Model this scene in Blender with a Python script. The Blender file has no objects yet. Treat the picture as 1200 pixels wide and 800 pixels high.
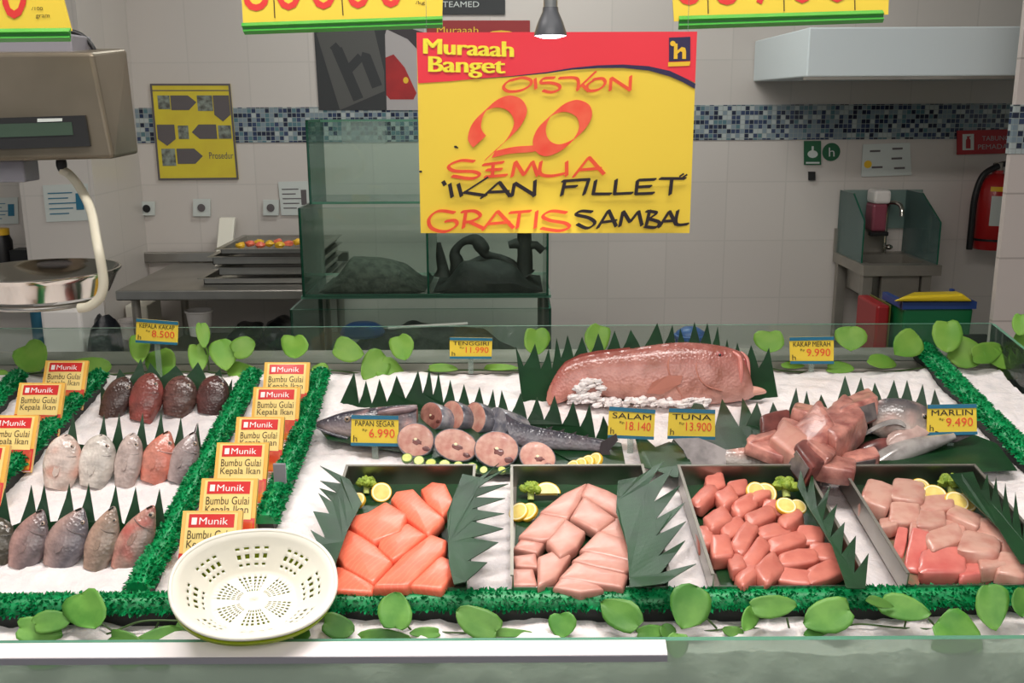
import bpy, math, random
from mathutils import Vector, Matrix, noise
rnd = random.Random(11)
C = bpy.context.scene.collection
SC = bpy.context.scene
# ------------------------------------------------------------------ camera
F = 1185.0
CAM = Vector((0, 0, 1.60))
ROT = Matrix.Rotation(math.radians(90 - 13.3), 3, 'X') @ Matrix.Rotation(math.radians(-0.3), 3, 'Z')
cd = bpy.data.cameras.new('camera'); cam = bpy.data.objects.new('camera', cd); C.objects.link(cam)
cam.matrix_world = Matrix.Translation(CAM) @ ROT.to_4x4()
cd.sensor_width = 36; cd.lens = 36 * F / 1200; cd.clip_start = .05
SC.camera = cam

def ray(px, py):
    return ROT @ Vector(((px - 600) / F, (400 - py) / F, -1))
class Pl:
    "a plane standing in the place; hit() finds where the sight line of a photo point meets it"
    def __init__(s, p, n):
        s.p = Vector(p); s.n = Vector(n).normalized()
    def hit(s, px, py, off=0.0):
        d = ray(px, py); p0 = s.p + s.n * off
        return CAM + d * ((p0 - CAM).dot(s.n) / d.dot(s.n))
def hy(px, py, y): return Pl((0, y, 0), (0, -1, 0)).hit(px, py)
AL = math.radians(8.98)
ICE = Pl((0, 1.31, .85), (0, -math.sin(AL), math.cos(AL)))
def ice_z(y): return .85 + (y - 1.31) * math.tan(AL)
def standing(px, py, lean=0.0, h=0.0, yaw=0.0):
    "a plane standing on the ice at a photo point, leaning back by lean degrees, facing the aisle"
    l = math.radians(lean); a = math.radians(yaw)
    n = Vector((math.sin(a) * math.cos(l), -math.cos(a) * math.cos(l), math.sin(l)))
    return Pl(ICE.hit(px, py, h), n)
def pxsize(p):
    return (ROT.transposed() @ (Vector(p) - CAM)).z * -1 / F
WALLY = 5.2
WALL = Pl((0, WALLY, 0), (0, -1, 0))
# ------------------------------------------------------------------ materials
def lin(c):
    def f(v):
        v /= 255.0
        return v / 12.92 if v <= .04045 else ((v + .055) / 1.055) ** 2.4
    return (f(c[0]), f(c[1]), f(c[2]), 1)
def nd(nt, t, **k):
    n = nt.nodes.new(t)
    for a, v in k.items(): setattr(n, a, v)
    return n
def mat(name, col, rough=.5, metal=0, spec=.5, var=None, bump=None, sss=0, coat=0, emit=0, attr=False, rnd_obj=0, coord='Object', vcol=None, stripes=None, alpha=None):
    m = bpy.data.materials.new(name); m.use_nodes = True; nt = m.node_tree
    b = nt.nodes['Principled BSDF']; L = nt.links.new
    b.inputs['Roughness'].default_value = rough; b.inputs['Metallic'].default_value = metal
    b.inputs['Specular IOR Level'].default_value = spec
    b.inputs['Coat Weight'].default_value = coat; b.inputs['Coat Roughness'].default_value = .12
    if sss:
        b.inputs['Subsurface Weight'].default_value = sss; b.inputs['Subsurface Scale'].default_value = .01
        b.inputs['Subsurface Radius'].default_value = (1, .5, .35)
    tc = nd(nt, 'ShaderNodeTexCoord')
    cur = None
    if attr:
        a = nd(nt, 'ShaderNodeAttribute', attribute_name='Col'); cur = a.outputs['Color']
    else:
        r = nd(nt, 'ShaderNodeRGB'); r.outputs[0].default_value = lin(col); cur = r.outputs[0]
    if var:   # (scale, amount, second colour)
        n = nd(nt, 'ShaderNodeTexNoise'); n.inputs['Scale'].default_value = var[0]; n.inputs['Detail'].default_value = 4
        L(tc.outputs[coord], n.inputs['Vector'])
        cr = nd(nt, 'ShaderNodeValToRGB'); cr.color_ramp.elements[0].position = .38; cr.color_ramp.elements[1].position = .66
        cr.color_ramp.elements[1].color = (var[1],) * 3 + (1,)
        cr.color_ramp.elements[0].color = (0, 0, 0, 1)
        L(n.outputs['Fac'], cr.inputs['Fac'])
        mx = nd(nt, 'ShaderNodeMix', data_type='RGBA')
        L(cr.outputs['Color'], mx.inputs['Factor']); L(cur, mx.inputs['A'])
        mx.inputs['B'].default_value = lin(var[2]); cur = mx.outputs['Result']
    if stripes:   # (scale, distortion, amount, colour, rotation)
        mp = nd(nt, 'ShaderNodeMapping'); mp.inputs['Rotation'].default_value = stripes[4]
        w = nd(nt, 'ShaderNodeTexWave'); w.inputs['Scale'].default_value = stripes[0]; w.inputs['Distortion'].default_value = stripes[1]
        w.inputs['Detail'].default_value = 2; w.inputs['Detail Scale'].default_value = 1.5
        L(tc.outputs['Object'], mp.inputs['Vector']); L(mp.outputs[0], w.inputs['Vector'])
        cr = nd(nt, 'ShaderNodeValToRGB'); cr.color_ramp.elements[0].position = .72; cr.color_ramp.elements[1].position = .98
        cr.color_ramp.elements[0].color = (0, 0, 0, 1); cr.color_ramp.elements[1].color = (stripes[2],) * 3 + (1,)
        L(w.outputs['Fac'], cr.inputs['Fac'])
        mx = nd(nt, 'ShaderNodeMix', data_type='RGBA')
        L(cr.outputs['Color'], mx.inputs['Factor']); L(cur, mx.inputs['A'])
        mx.inputs['B'].default_value = lin(stripes[3]); cur = mx.outputs['Result']
    if rnd_obj:
        oi = nd(nt, 'ShaderNodeObjectInfo'); hs = nd(nt, 'ShaderNodeHueSaturation')
        mr = nd(nt, 'ShaderNodeMapRange'); mr.inputs['To Min'].default_value = 1 - rnd_obj; mr.inputs['To Max'].default_value = 1 + rnd_obj
        L(oi.outputs['Random'], mr.inputs['Value']); L(mr.outputs['Result'], hs.inputs['Value']); L(cur, hs.inputs['Color']); cur = hs.outputs['Color']
    L(cur, b.inputs['Base Color'])
    if bump:  # (scale, strength, distance, kind)
        kind = bump[3] if len(bump) > 3 else 'noise'
        if kind == 'noise':
            n = nd(nt, 'ShaderNodeTexNoise'); n.inputs['Detail'].default_value = 5; o = n.outputs['Fac']
        elif kind == 'wave':
            n = nd(nt, 'ShaderNodeTexWave'); n.inputs['Distortion'].default_value = 1.0; o = n.outputs['Fac']
        else:
            n = nd(nt, 'ShaderNodeTexVoronoi'); o = n.outputs['Distance']
        n.inputs['Scale'].default_value = bump[0]; L(tc.outputs[coord], n.inputs['Vector'])
        bp = nd(nt, 'ShaderNodeBump'); bp.inputs['Strength'].default_value = bump[1]; bp.inputs['Distance'].default_value = bump[2]
        L(o, bp.inputs['Height']); L(bp.outputs['Normal'], b.inputs['Normal'])
    if emit:
        L(cur, b.inputs['Emission Color']); b.inputs['Emission Strength'].default_value = emit
    return m
def glass(name, tint, gloss=.9, rough=.02, haze=0.0, hazecol=(200, 220, 210)):
    m = bpy.data.materials.new(name); m.use_nodes = True; nt = m.node_tree; nt.nodes.clear(); L = nt.links.new
    o = nd(nt, 'ShaderNodeOutputMaterial'); t = nd(nt, 'ShaderNodeBsdfTransparent'); g = nd(nt, 'ShaderNodeBsdfGlossy')
    f = nd(nt, 'ShaderNodeFresnel'); f.inputs['IOR'].default_value = 1.45
    t.inputs['Color'].default_value = lin(tint); g.inputs['Roughness'].default_value = rough
    g.inputs['Color'].default_value = (gloss,) * 3 + (1,)
    x = nd(nt, 'ShaderNodeMixShader'); L(f.outputs[0], x.inputs[0]); L(t.outputs[0], x.inputs[1]); L(g.outputs[0], x.inputs[2])
    out = x.outputs[0]
    if haze:
        d = nd(nt, 'ShaderNodeBsdfDiffuse'); d.inputs['Color'].default_value = lin(hazecol)
        y = nd(nt, 'ShaderNodeMixShader'); y.inputs[0].default_value = haze; L(out, y.inputs[1]); L(d.outputs[0], y.inputs[2]); out = y.outputs[0]
    L(out, o.inputs['Surface'])
    return m
def tile_mat(name, col, grout, w, h, rough=.25, gw=.004):
    m = mat(name, col, rough); nt = m.node_tree; L = nt.links.new; b = nt.nodes['Principled BSDF']
    g = nd(nt, 'ShaderNodeNewGeometry'); sx = nd(nt, 'ShaderNodeSeparateXYZ'); L(g.outputs['Position'], sx.inputs[0])
    ad = nd(nt, 'ShaderNodeMath', operation='ADD'); L(sx.outputs['X'], ad.inputs[0]); L(sx.outputs['Y'], ad.inputs[1])
    cb = nd(nt, 'ShaderNodeCombineXYZ'); L(ad.outputs[0], cb.inputs['X']); L(sx.outputs['Z'], cb.inputs['Y'])
    br = nd(nt, 'ShaderNodeTexBrick'); br.offset = 0; br.inputs['Scale'].default_value = 1
    br.inputs['Brick Width'].default_value = w; br.inputs['Row Height'].default_value = h; br.inputs['Mortar Size'].default_value = gw
    br.inputs['Mortar Smooth'].default_value = .3
    c1 = lin(col); c2 = tuple(v * .95 for v in c1[:3]) + (1,)
    br.inputs['Color1'].default_value = c1; br.inputs['Color2'].default_value = c2; br.inputs['Mortar'].default_value = lin(grout)
    L(cb.outputs[0], br.inputs['Vector']); L(br.outputs['Color'], b.inputs['Base Color'])
    return m
def mosaic_mat(name, cell=.0225):
    m = mat(name, (90, 110, 125), .2); nt = m.node_tree; L = nt.links.new; b = nt.nodes['Principled BSDF']
    g = nd(nt, 'ShaderNodeNewGeometry'); sx = nd(nt, 'ShaderNodeSeparateXYZ'); L(g.outputs['Position'], sx.inputs[0])
    ad = nd(nt, 'ShaderNodeMath', operation='ADD'); L(sx.outputs['X'], ad.inputs[0]); L(sx.outputs['Y'], ad.inputs[1])
    cb = nd(nt, 'ShaderNodeCombineXYZ'); L(ad.outputs[0], cb.inputs['X']); L(sx.outputs['Z'], cb.inputs['Y'])
    sc = nd(nt, 'ShaderNodeVectorMath', operation='SCALE'); sc.inputs['Scale'].default_value = 1 / cell; L(cb.outputs[0], sc.inputs[0])
    fl = nd(nt, 'ShaderNodeVectorMath', operation='FLOOR'); L(sc.outputs[0], fl.inputs[0])
    wn = nd(nt, 'ShaderNodeTexWhiteNoise', noise_dimensions='2D'); L(fl.outputs[0], wn.inputs['Vector'])
    cr = nd(nt, 'ShaderNodeValToRGB'); cr.color_ramp.interpolation = 'CONSTANT'
    els = [(0, (26, 34, 58)), (.2, (52, 66, 98)), (.36, (126, 142, 152)), (.62, (176, 184, 184)), (.8, (84, 118, 128)), (.92, (36, 52, 84))]
    while len(cr.color_ramp.elements) < len(els): cr.color_ramp.elements.new(.5)
    for e, (p, c) in zip(cr.color_ramp.elements, els): e.position = p; e.color = lin(c)
    L(wn.outputs['Value'], cr.inputs['Fac'])
    fr = nd(nt, 'ShaderNodeVectorMath', operation='FRACTION'); L(sc.outputs[0], fr.inputs[0])
    s2 = nd(nt, 'ShaderNodeSeparateXYZ'); L(fr.outputs[0], s2.inputs[0])
    ms = []
    for ax in 'XY':
        q = nd(nt, 'ShaderNodeMath', operation='LESS_THAN'); q.inputs[1].default_value = .13; L(s2.outputs[ax], q.inputs[0]); ms.append(q)
    mxm = nd(nt, 'ShaderNodeMath', operation='MAXIMUM'); L(ms[0].outputs[0], mxm.inputs[0]); L(ms[1].outputs[0], mxm.inputs[1])
    mx = nd(nt, 'ShaderNodeMix', data_type='RGBA'); L(mxm.outputs[0], mx.inputs['Factor']); L(cr.outputs['Color'], mx.inputs['A'])
    mx.inputs['B'].default_value = lin((150, 158, 155)); L(mx.outputs['Result'], b.inputs['Base Color'])
    return m
M = {}
M['wall'] = tile_mat('wall tile', (210, 203, 197), (199, 193, 187), .30, .30, .3)
M['wall_up'] = mat('painted wall', (196, 202, 198), .7)
M['column'] = tile_mat('column tile', (214, 202, 196), (178, 166, 160), .40, .25, .3)
M['mosaic'] = mosaic_mat('mosaic tile')
M['floor'] = tile_mat('floor tile', (150, 148, 142), (110, 108, 104), .4, .4)
M['ceiling'] = mat('ceiling', (205, 205, 200), .8)
M['hood'] = mat('white sheet metal', (222, 232, 235), .45)
M['steel'] = mat('brushed steel', (176, 174, 168), .32, metal=1, var=(6, .5, (140, 136, 130)), bump=(60, .05, .001))
M['steel_dull'] = mat('dull steel', (168, 163, 154), .45, metal=.7, var=(5, .4, (120, 116, 108)))
M['chrome'] = mat('polished steel', (205, 200, 192), .12, metal=1)
M['dark'] = mat('black plastic', (24, 24, 26), .45)
M['black'] = mat('black bag', (14, 18, 26), .35, bump=(14, .6, .02))
M['ice'] = mat('crushed ice', (247, 238, 237), .38, spec=.5, var=(45, .5, (226, 220, 222)), bump=(110, .55, .005), sss=.25)
M['ice'].node_tree.nodes['Principled BSDF'].inputs['Subsurface Radius'].default_value = (.8, .9, 1)
M['counter'] = mat('white counter panel', (205, 210, 205), .4)
M['rail'] = mat('white ticket strip', (245, 236, 236), .35)
M['railgrey'] = mat('grey rail lip', (140, 138, 146), .4)
M['glass'] = glass('clear glass', (246, 251, 248))
M['glass_green'] = glass('green tinted glass', (240, 248, 244), haze=.03)
M['glass_front'] = glass('counter front glass', (228, 241, 232), haze=.40, hazecol=(208, 220, 206))
M['gedge'] = mat('glass edge', (28, 92, 72), .15, spec=.8)
M['gedge_lt'] = mat('pale glass edge', (96, 150, 126), .15, spec=.8)
M['tankside'] = glass('tank side glass', (218, 238, 228), haze=.16, hazecol=(110, 160, 138))
M['screen'] = glass('pale splash glass', (240, 248, 246), haze=.3, hazecol=(140, 170, 166))
M['posteryel'] = mat('poster yellow', (222, 204, 56), .5, var=(7, .5, (206, 178, 52)))
M['garland'] = mat('green plastic grass', (4, 150, 84), .4, var=(60, .8, (0, 110, 60)), rnd_obj=.05)
M['garbase'] = mat('black divider board', (14, 20, 18), .6)
M['banana'] = mat('banana leaf', (26, 66, 36), .3, var=(18, .8, (18, 48, 27)), bump=(220, .25, .001, 'wave'), spec=.5)
M['ivy'] = mat('ivy leaf', (106, 156, 68), .45, var=(22, .8, (62, 122, 44)), rnd_obj=.22, spec=.4, bump=(60, .2, .002))
M['ivy_back'] = mat('pale ivy leaf', (122, 164, 66), .5, var=(20, .7, (92, 148, 52)), rnd_obj=.16, spec=.3)
M['stem'] = mat('vine stem', (70, 96, 50), .6)
M['fish'] = mat('fish skin', (150, 120, 110), .24, attr=True, var=None, bump=(170, .5, .002, 'cell'), coat=.4)
M['eye_w'] = mat('eye ring', (168, 146, 130), .2, coat=1)
M['eye_b'] = mat('pupil', (18, 16, 18), .1, coat=1)
M['fin'] = mat('fin', (196, 128, 112), .35, bump=(160, .5, .002, 'wave'))
M['fin_dark'] = mat('dark fin', (70, 62, 64), .35, bump=(160, .5, .002, 'wave'))
M['salmon'] = mat('salmon flesh', (242, 112, 84), .34, var=(26, .5, (248, 134, 104)), stripes=(40, 4.0, .14, (255, 178, 150), (.3, .2, .6)), sss=.12, coat=.08, rnd_obj=.03)
M['fillet'] = mat('pale pink fillet', (202, 148, 133), .34, var=(30, .8, (186, 126, 112)), stripes=(12, 7, .3, (196, 128, 116), (.2, .1, .9)), sss=.12, coat=.08, rnd_obj=.03)
M['tuna'] = mat('pink tuna flesh', (204, 122, 106), .34, var=(26, .8, (178, 90, 78)), sss=.1, coat=.15, rnd_obj=.07)
M['marlin'] = mat('pale marlin flesh', (210, 164, 148), .32, var=(30, .9, (190, 124, 110)), sss=.1, coat=.25, rnd_obj=.06)
M['marlin_red'] = mat('red marlin flesh', (206, 104, 97), .3, var=(20, .7, (234, 150, 136)), sss=.12, coat=.4)
M['flesh'] = mat('raw fish flesh', (208, 144, 130), .3, var=(30, .95, (146, 84, 78)), sss=.08, coat=.2, rnd_obj=.18, bump=(60, .5, .006))
M['flesh_dark'] = mat('dark bloodline', (128, 70, 64), .36, var=(30, .9, (84, 42, 40)), coat=.15)
M['steak'] = mat('steak flesh', (214, 164, 146), .42, var=(60, .9, (190, 118, 106)), coat=.1, sss=.08)
M['lemonflesh'] = mat('lemon flesh', (240, 216, 130), .3, var=(90, .6, (226, 190, 80)), sss=.2)
M['lemonrind'] = mat('lemon rind', (240, 190, 50), .4)
M['lemonpith'] = mat('lemon pith', (250, 238, 196), .5)
M['broccoli'] = mat('broccoli', (160, 180, 64), .6, var=(60, .9, (108, 140, 44)), bump=(180, .9, .004))
M['broc_stem'] = mat('broccoli stem', (186, 200, 110), .5)
M['cuke'] = mat('cucumber flesh', (206, 208, 118), .35, var=(90, .7, (180, 186, 84)))
M['cukeskin'] = mat('cucumber skin', (84, 120, 44), .4)
M['yellow'] = mat('yellow card', (240, 208, 70), .42, spec=.4)
M['yellow_dk'] = mat('amber card', (236, 190, 44), .45)
M['red'] = mat('red print', (236, 52, 66), .42)
M['navy'] = mat('navy print', (42, 34, 74), .45)
M['inkred'] = mat('red marker', (240, 74, 52), .5, var=(30, .7, (246, 112, 78)))
M['inkorange'] = mat('orange red marker', (240, 88, 50), .5, var=(40, .6, (226, 60, 50)))
M['inkblack'] = mat('black marker', (34, 24, 30), .5)
M['brown'] = mat('brown print', (76, 56, 30), .6)
M['yellowtext'] = mat('yellow print', (250, 234, 62), .45)
M['white'] = mat('white print', (246, 240, 236), .5)
M['paper'] = mat('white paper', (206, 212, 208), .6)
M['grn_rail'] = mat('green plastic rail', (66, 158, 60), .3, spec=.6)
M['grn_rail_dk'] = mat('dark green rail groove', (36, 116, 44), .35)
M['digit'] = mat('red digit', (226, 56, 50), .5)
M['tagblue'] = mat('blue tag strip', (38, 112, 142), .4)
M['clear'] = glass('clear plastic', (235, 240, 238), haze=.2)
M['cream'] = mat('cream plastic', (238, 234, 220), .42)
M['lime'] = mat('lime plastic', (176, 196, 40), .4)
M['packred'] = mat('red packet', (216, 44, 42), .3, coat=.4)
M['packedge'] = mat('orange packet edge', (244, 188, 84), .3, coat=.4)
M['packyel'] = mat('yellow packet', (246, 218, 136), .3, coat=.4)
M['packfood'] = mat('packet curry picture', (206, 66, 34), .3, var=(38, .9, (236, 160, 62)), coat=.4)
M['packclear'] = mat('packet seam', (226, 196, 190), .25, coat=.5)
M['postgrey'] = mat('dark poster', (52, 54, 56), .6)
M['postmid'] = mat('poster grey square', (86, 86, 84), .6)
M['postwhite'] = mat('poster pale', (176, 170, 170), .6)
M['postred'] = mat('poster red fish', (176, 40, 42), .6, var=(10, .6, (140, 34, 38)))
M['postdk'] = mat('poster charcoal', (60, 54, 58), .6)
M['slate'] = mat('slate print', (96, 90, 92), .6)
M['posterfoto'] = mat('poster photo', (140, 150, 140), .6, var=(40, .9, (70, 66, 62)))
M['extred'] = mat('extinguisher red', (176, 30, 32), .3, coat=.5)
M['signred'] = mat('sign red', (168, 38, 46), .5)
M['signgreen'] = mat('sign green', (24, 92, 58), .5)
M['lamp_grey'] = mat('lamp grey', (92, 94, 98), .35, metal=.3)
M['lamp_face'] = mat('lamp light', (240, 236, 255), .4, emit=14)
M['tube'] = mat('ceiling lamp light', (255, 246, 236), .4, emit=6)
M['tubearm'] = mat('white tube', (206, 200, 180), .4)
M['lcd'] = mat('display green', (62, 80, 66), .2)
M['lcd_bezel'] = mat('display bezel', (42, 42, 42), .25)
M['wood'] = mat('driftwood', (52, 56, 52), .7, var=(12, .8, (30, 34, 32)), bump=(30, .6, .01))
M['gravel'] = mat('tank gravel', (92, 98, 88), .8, var=(40, .9, (60, 66, 60)), bump=(60, .8, .01))
M['bluep'] = mat('blue plastic', (30, 84, 150), .4)
M['greenbin'] = mat('green plastic', (14, 104, 58), .4)
M['yellowlid'] = mat('yellow plastic', (226, 196, 30), .4)
M['redp'] = mat('red plastic', (150, 26, 30), .4)
M['bluerim'] = mat('blue rim', (36, 66, 130), .4)
M['pipeblue'] = mat('blue pipe', (36, 96, 120), .4)
M['pinksoap'] = mat('pink soap', (150, 76, 92), .3)
M['wrap'] = glass('cling film', (240, 244, 242), haze=.12, hazecol=(235, 235, 235))
# ------------------------------------------------------------------ mesh building
class MB:
    def __init__(s): s.v = []; s.f = []; s.mi = []; s.col = []; s.hascol = False; s.sm = []
    def add(s, vs, fs, mi=0, smooth=False, cols=None):
        b = len(s.v)
        s.v += [Vector(p) for p in vs]
        s.f += [tuple(b + i for i in f) for f in fs]; s.mi += [mi] * len(fs); s.sm += [smooth] * len(fs)
        if cols: s.col += list(cols); s.hascol = True
        else: s.col += [(1, 1, 1)] * len(vs)
        return s
    def box8(s, lo, hi, mi=0):
        "two quads of four points, joined"
        v = list(lo) + list(hi)
        return s.add(v, [(3, 2, 1, 0), (4, 5, 6, 7), (0, 1, 5, 4), (1, 2, 6, 5), (2, 3, 7, 6), (3, 0, 4, 7)], mi)
    def box(s, a, b, mi=0):
        x0, y0, z0 = a; x1, y1, z1 = b
        return s.box8([(x0, y0, z0), (x1, y0, z0), (x1, y1, z0), (x0, y1, z0)], [(x0, y0, z1), (x1, y0, z1), (x1, y1, z1), (x0, y1, z1)], mi)
    def prism(s, poly, vec, mi=0, mi_side=None, smooth=False):
        n = len(poly); vec = Vector(vec)
        p = [Vector(q) for q in poly]; q = [a + vec for a in p]
        s.add(p + q, [tuple(range(n))[::-1], tuple(range(n, 2 * n))], mi)
        s.add(p + q, [(i, (i + 1) % n, n + (i + 1) % n, n + i) for i in range(n)], mi if mi_side is None else mi_side)
        return s
    def rings(s, rings, mi=0, cap=True, closed=True, smooth=True, cols=None):
        k = len(rings[0]); vs = [p for r in rings for p in r]; fs = []
        for i in range(len(rings) - 1):
            for j in range(k if closed else k - 1):
                a = i * k + j; b = i * k + (j + 1) % k
                fs.append((a, b, b + k, a + k))
        if cap and closed:
            fs.append(tuple(range(k))[::-1]); fs.append(tuple((len(rings) - 1) * k + j for j in range(k)))
        return s.add(vs, fs, mi, smooth, cols)
    def tube(s, pts, r, seg=8, mi=0, cap=True):
        pts = [Vector(p) for p in pts]; rr = r if isinstance(r, (list, tuple)) else [r] * len(pts)
        rings = []; up = None
        for i, p in enumerate(pts):
            t = (pts[min(i + 1, len(pts) - 1)] - pts[max(i - 1, 0)]).normalized()
            if up is None:
                up = Vector((0, 0, 1)) if abs(t.z) < .9 else Vector((1, 0, 0))
            a = (up - t * up.dot(t)).normalized(); b = t.cross(a); up = a
            rings.append([p + (a * math.cos(2 * math.pi * j / seg) + b * math.sin(2 * math.pi * j / seg)) * rr[i] for j in range(seg)])
        return s.rings(rings, mi, cap)
    def lathe(s, prof, c, seg=32, mi=0, ax=None, sx=1, sy=1, cap=False):
        "prof: (radius, height) pairs; ax: 3x3 matrix"
        c = Vector(c); ax = ax or Matrix.Identity(3)
        rings = [[c + ax @ Vector((r * sx * math.cos(2 * math.pi * j / seg), r * sy * math.sin(2 * math.pi * j / seg), h)) for j in range(seg)] for r, h in prof]
        return s.rings(rings, mi, cap)
    def blob(s, c, ax, seg=14, rows=9, mi=0, sup=1.0, jit=0, seed=0, cols=None):
        "a rounded body; ax = three half-axis vectors; sup<1 squarer"
        c = Vector(c); a, b, d = [Vector(q) for q in ax]; rings = []
        def pw(x): return math.copysign(abs(x) ** sup, x)
        for i in range(rows + 1):
            th = -math.pi / 2 + math.pi * i / rows; th = max(-1.5, min(1.5, th)); r = []
            for j in range(seg):
                ph = 2 * math.pi * j / seg
                q = Vector((pw(math.cos(th)) * pw(math.cos(ph)), pw(math.cos(th)) * pw(math.sin(ph)), pw(math.sin(th))))
                k = 1 + (jit * noise.noise(q * 1.7 + Vector((seed * 3.1, seed, 0))) if jit else 0)
                r.append(c + (a * q.x + b * q.y + d * q.z) * k)
            rings.append(r)
        return s.rings(rings, mi)
def build(name, mb, mats, parent=None, bevel=0, sub=0, seg=2, origin=None, solid=0):
    me = bpy.data.meshes.new(name)
    o = bpy.data.objects.new(name, me)
    if parent is not None:
        off = parent['_o'] if '_o' in parent else (0, 0, 0)
        off = Vector(off)
    else:
        if origin is None:
            lo = [min(p[i] for p in mb.v) for i in range(3)]; hi = [max(p[i] for p in mb.v) for i in range(3)]
            origin = ((lo[0] + hi[0]) / 2, (lo[1] + hi[1]) / 2, lo[2])
        off = Vector(origin); o['_o'] = tuple(off); o.location = off
    me.from_pydata([p - off for p in mb.v], [], mb.f)
    mats = mats if isinstance(mats, (list, tuple)) else [mats]
    for m in mats: me.materials.append(M[m] if isinstance(m, str) else m)
    me.polygons.foreach_set('material_index', mb.mi)
    me.polygons.foreach_set('use_smooth', mb.sm)
    if mb.hascol:
        a = me.color_attributes.new('Col', 'FLOAT_COLOR', 'POINT')
        for i, c in enumerate(mb.col): a.data[i].color = lin(c)
    me.update()
    if any(mb.sm): me.set_sharp_from_angle(angle=math.radians(52))
    C.objects.link(o)
    if parent is not None:
        o.parent = parent; o['_o'] = tuple(off)
    if bevel:
        b = o.modifiers.new('b', 'BEVEL'); b.width = bevel; b.segments = seg; b.limit_method = 'ANGLE'; b.angle_limit = math.radians(40)
    if solid:
        b = o.modifiers.new('s', 'SOLIDIFY'); b.thickness = solid; b.offset = 0
    if sub:
        b = o.modifiers.new('u', 'SUBSURF'); b.levels = sub; b.render_levels = sub
    return o
def tag(o, label, cat, group=None, kind=None):
    if label: o['label'] = label
    if cat: o['category'] = cat
    if group: o['group'] = group
    if kind: o['kind'] = kind
    return o
def thing(name, loc, label, cat, group=None):
    o = bpy.data.objects.new(name, None); C.objects.link(o); o.location = loc; o['_o'] = tuple(loc); o.empty_display_size = .02
    return tag(o, label, cat, group)
def struct(name, mb, m, bevel=0):
    o = build(name, mb, m, bevel=bevel); o['kind'] = 'structure'; return o
# ---- writing on things
_glyphs = {}
def text_mesh(body):
    if body in _glyphs: return _glyphs[body]
    cu = bpy.data.curves.new('t', 'FONT'); cu.body = body; cu.size = 1; cu.offset = 0; cu.resolution_u = 3
    ob = bpy.data.objects.new('t', cu); C.objects.link(ob)
    dg = bpy.context.evaluated_depsgraph_get(); me = bpy.data.meshes.new_from_object(ob.evaluated_get(dg))
    v = [p.co.copy() for p in me.vertices]; f = [tuple(p.vertices) for p in me.polygons]
    bpy.data.objects.remove(ob); bpy.data.curves.remove(cu); bpy.data.meshes.remove(me)
    x0 = min(p.x for p in v); x1 = max(p.x for p in v); y0 = min(p.y for p in v); y1 = max(p.y for p in v)
    v = [((p.x - x0) / (x1 - x0), (p.y - y0) / (y1 - y0)) for p in v]
    _glyphs[body] = (v, f); return _glyphs[body]
def write(mb, body, fn, mi=0):
    "fn(u, v) -> point on the thing's face, u v in 0..1 over the text's box"
    v, f = text_mesh(body)
    return mb.add([fn(u, w) for u, w in v], f, mi)
def quadmap(tl, tr, br, bl):
    tl, tr, br, bl = [Vector(q) for q in (tl, tr, br, bl)]
    def fn(u, v): return (bl * (1 - u) + br * u) * (1 - v) + (tl * (1 - u) + tr * u) * v
    return fn
def sub_map(fn, u0, v0, u1, v1):
    return lambda u, v: fn(u0 + (u1 - u0) * u, v0 + (v1 - v0) * v)
_pl = [0]
def patch(mb, fn, poly, off, th=.0004, mi=0):
    "a printed flat shape of its own slight thickness on a face; poly in 0..1 face coordinates"
    _pl[0] = (_pl[0] + 1) % 40
    pts = [fn(u, v) + off + off * (.004 * _pl[0]) for u, v in poly]
    return mb.add(pts, [tuple(range(len(pts)))], mi)
def rect(u0, v0, u1, v1): return [(u0, v0), (u1, v0), (u1, v1), (u0, v1)]
def circ(cu, cv, ru, rv, n=20): return [(cu + ru * math.cos(2 * math.pi * i / n), cv + rv * math.sin(2 * math.pi * i / n)) for i in range(n)]
def cat_rom(pts, n=6):
    out = []; P = [list(p) for p in pts]
    for i in range(len(P) - 1):
        p0 = P[max(i - 1, 0)]; p1 = P[i]; p2 = P[i + 1]; p3 = P[min(i + 2, len(P) - 1)]
        for k in range(n):
            t = k / n
            out.append([.5 * (2 * b + (c - a) * t + (2 * a - 5 * b + 4 * c - d) * t * t + (3 * b - a - 3 * c + d) * t ** 3) for a, b, c, d in zip(p0, p1, p2, p3)])
    out.append(P[-1]); return out
_lay = [0]
def nib(mb, pts, nibv, fn0, th=1.2, mi=0, curve=True, n=6):
    "a broad-pen stroke: pts and nib vector in photo points, fn maps to the card"
    if curve and len(pts) > 2: pts = cat_rom(pts, n)
    nx, ny = nibv
    fn = lambda x, y: fn0(x, y) + Vector((0, -2e-6 * _lay[0], 0))
    for a, b in zip(pts[:-1], pts[1:]):
        _lay[0] += 1
        q = [(a[0] - nx, a[1] - ny), (b[0] - nx, b[1] - ny), (b[0] + nx, b[1] + ny), (a[0] + nx, a[1] + ny)]
        mb.add([fn(x, y) for x, y in q], [(0, 1, 2, 3)], mi)
        dx, dy = b[0] - a[0], b[1] - a[1]; l = math.hypot(dx, dy) or 1; px_, py_ = -dy / l * th, dx / l * th
        for ox, oy in ((-nx * .6, -ny * .6), (0, 0), (nx * .6, ny * .6)) if th else ():
            _lay[0] += 1
            q = [(a[0] + px_ + ox, a[1] + py_ + oy), (b[0] + px_ + ox, b[1] + py_ + oy), (b[0] - px_ + ox, b[1] - py_ + oy), (a[0] - px_ + ox, a[1] - py_ + oy)]
            mb.add([fn(x, y) for x, y in q], [(0, 1, 2, 3)], mi)
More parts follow.
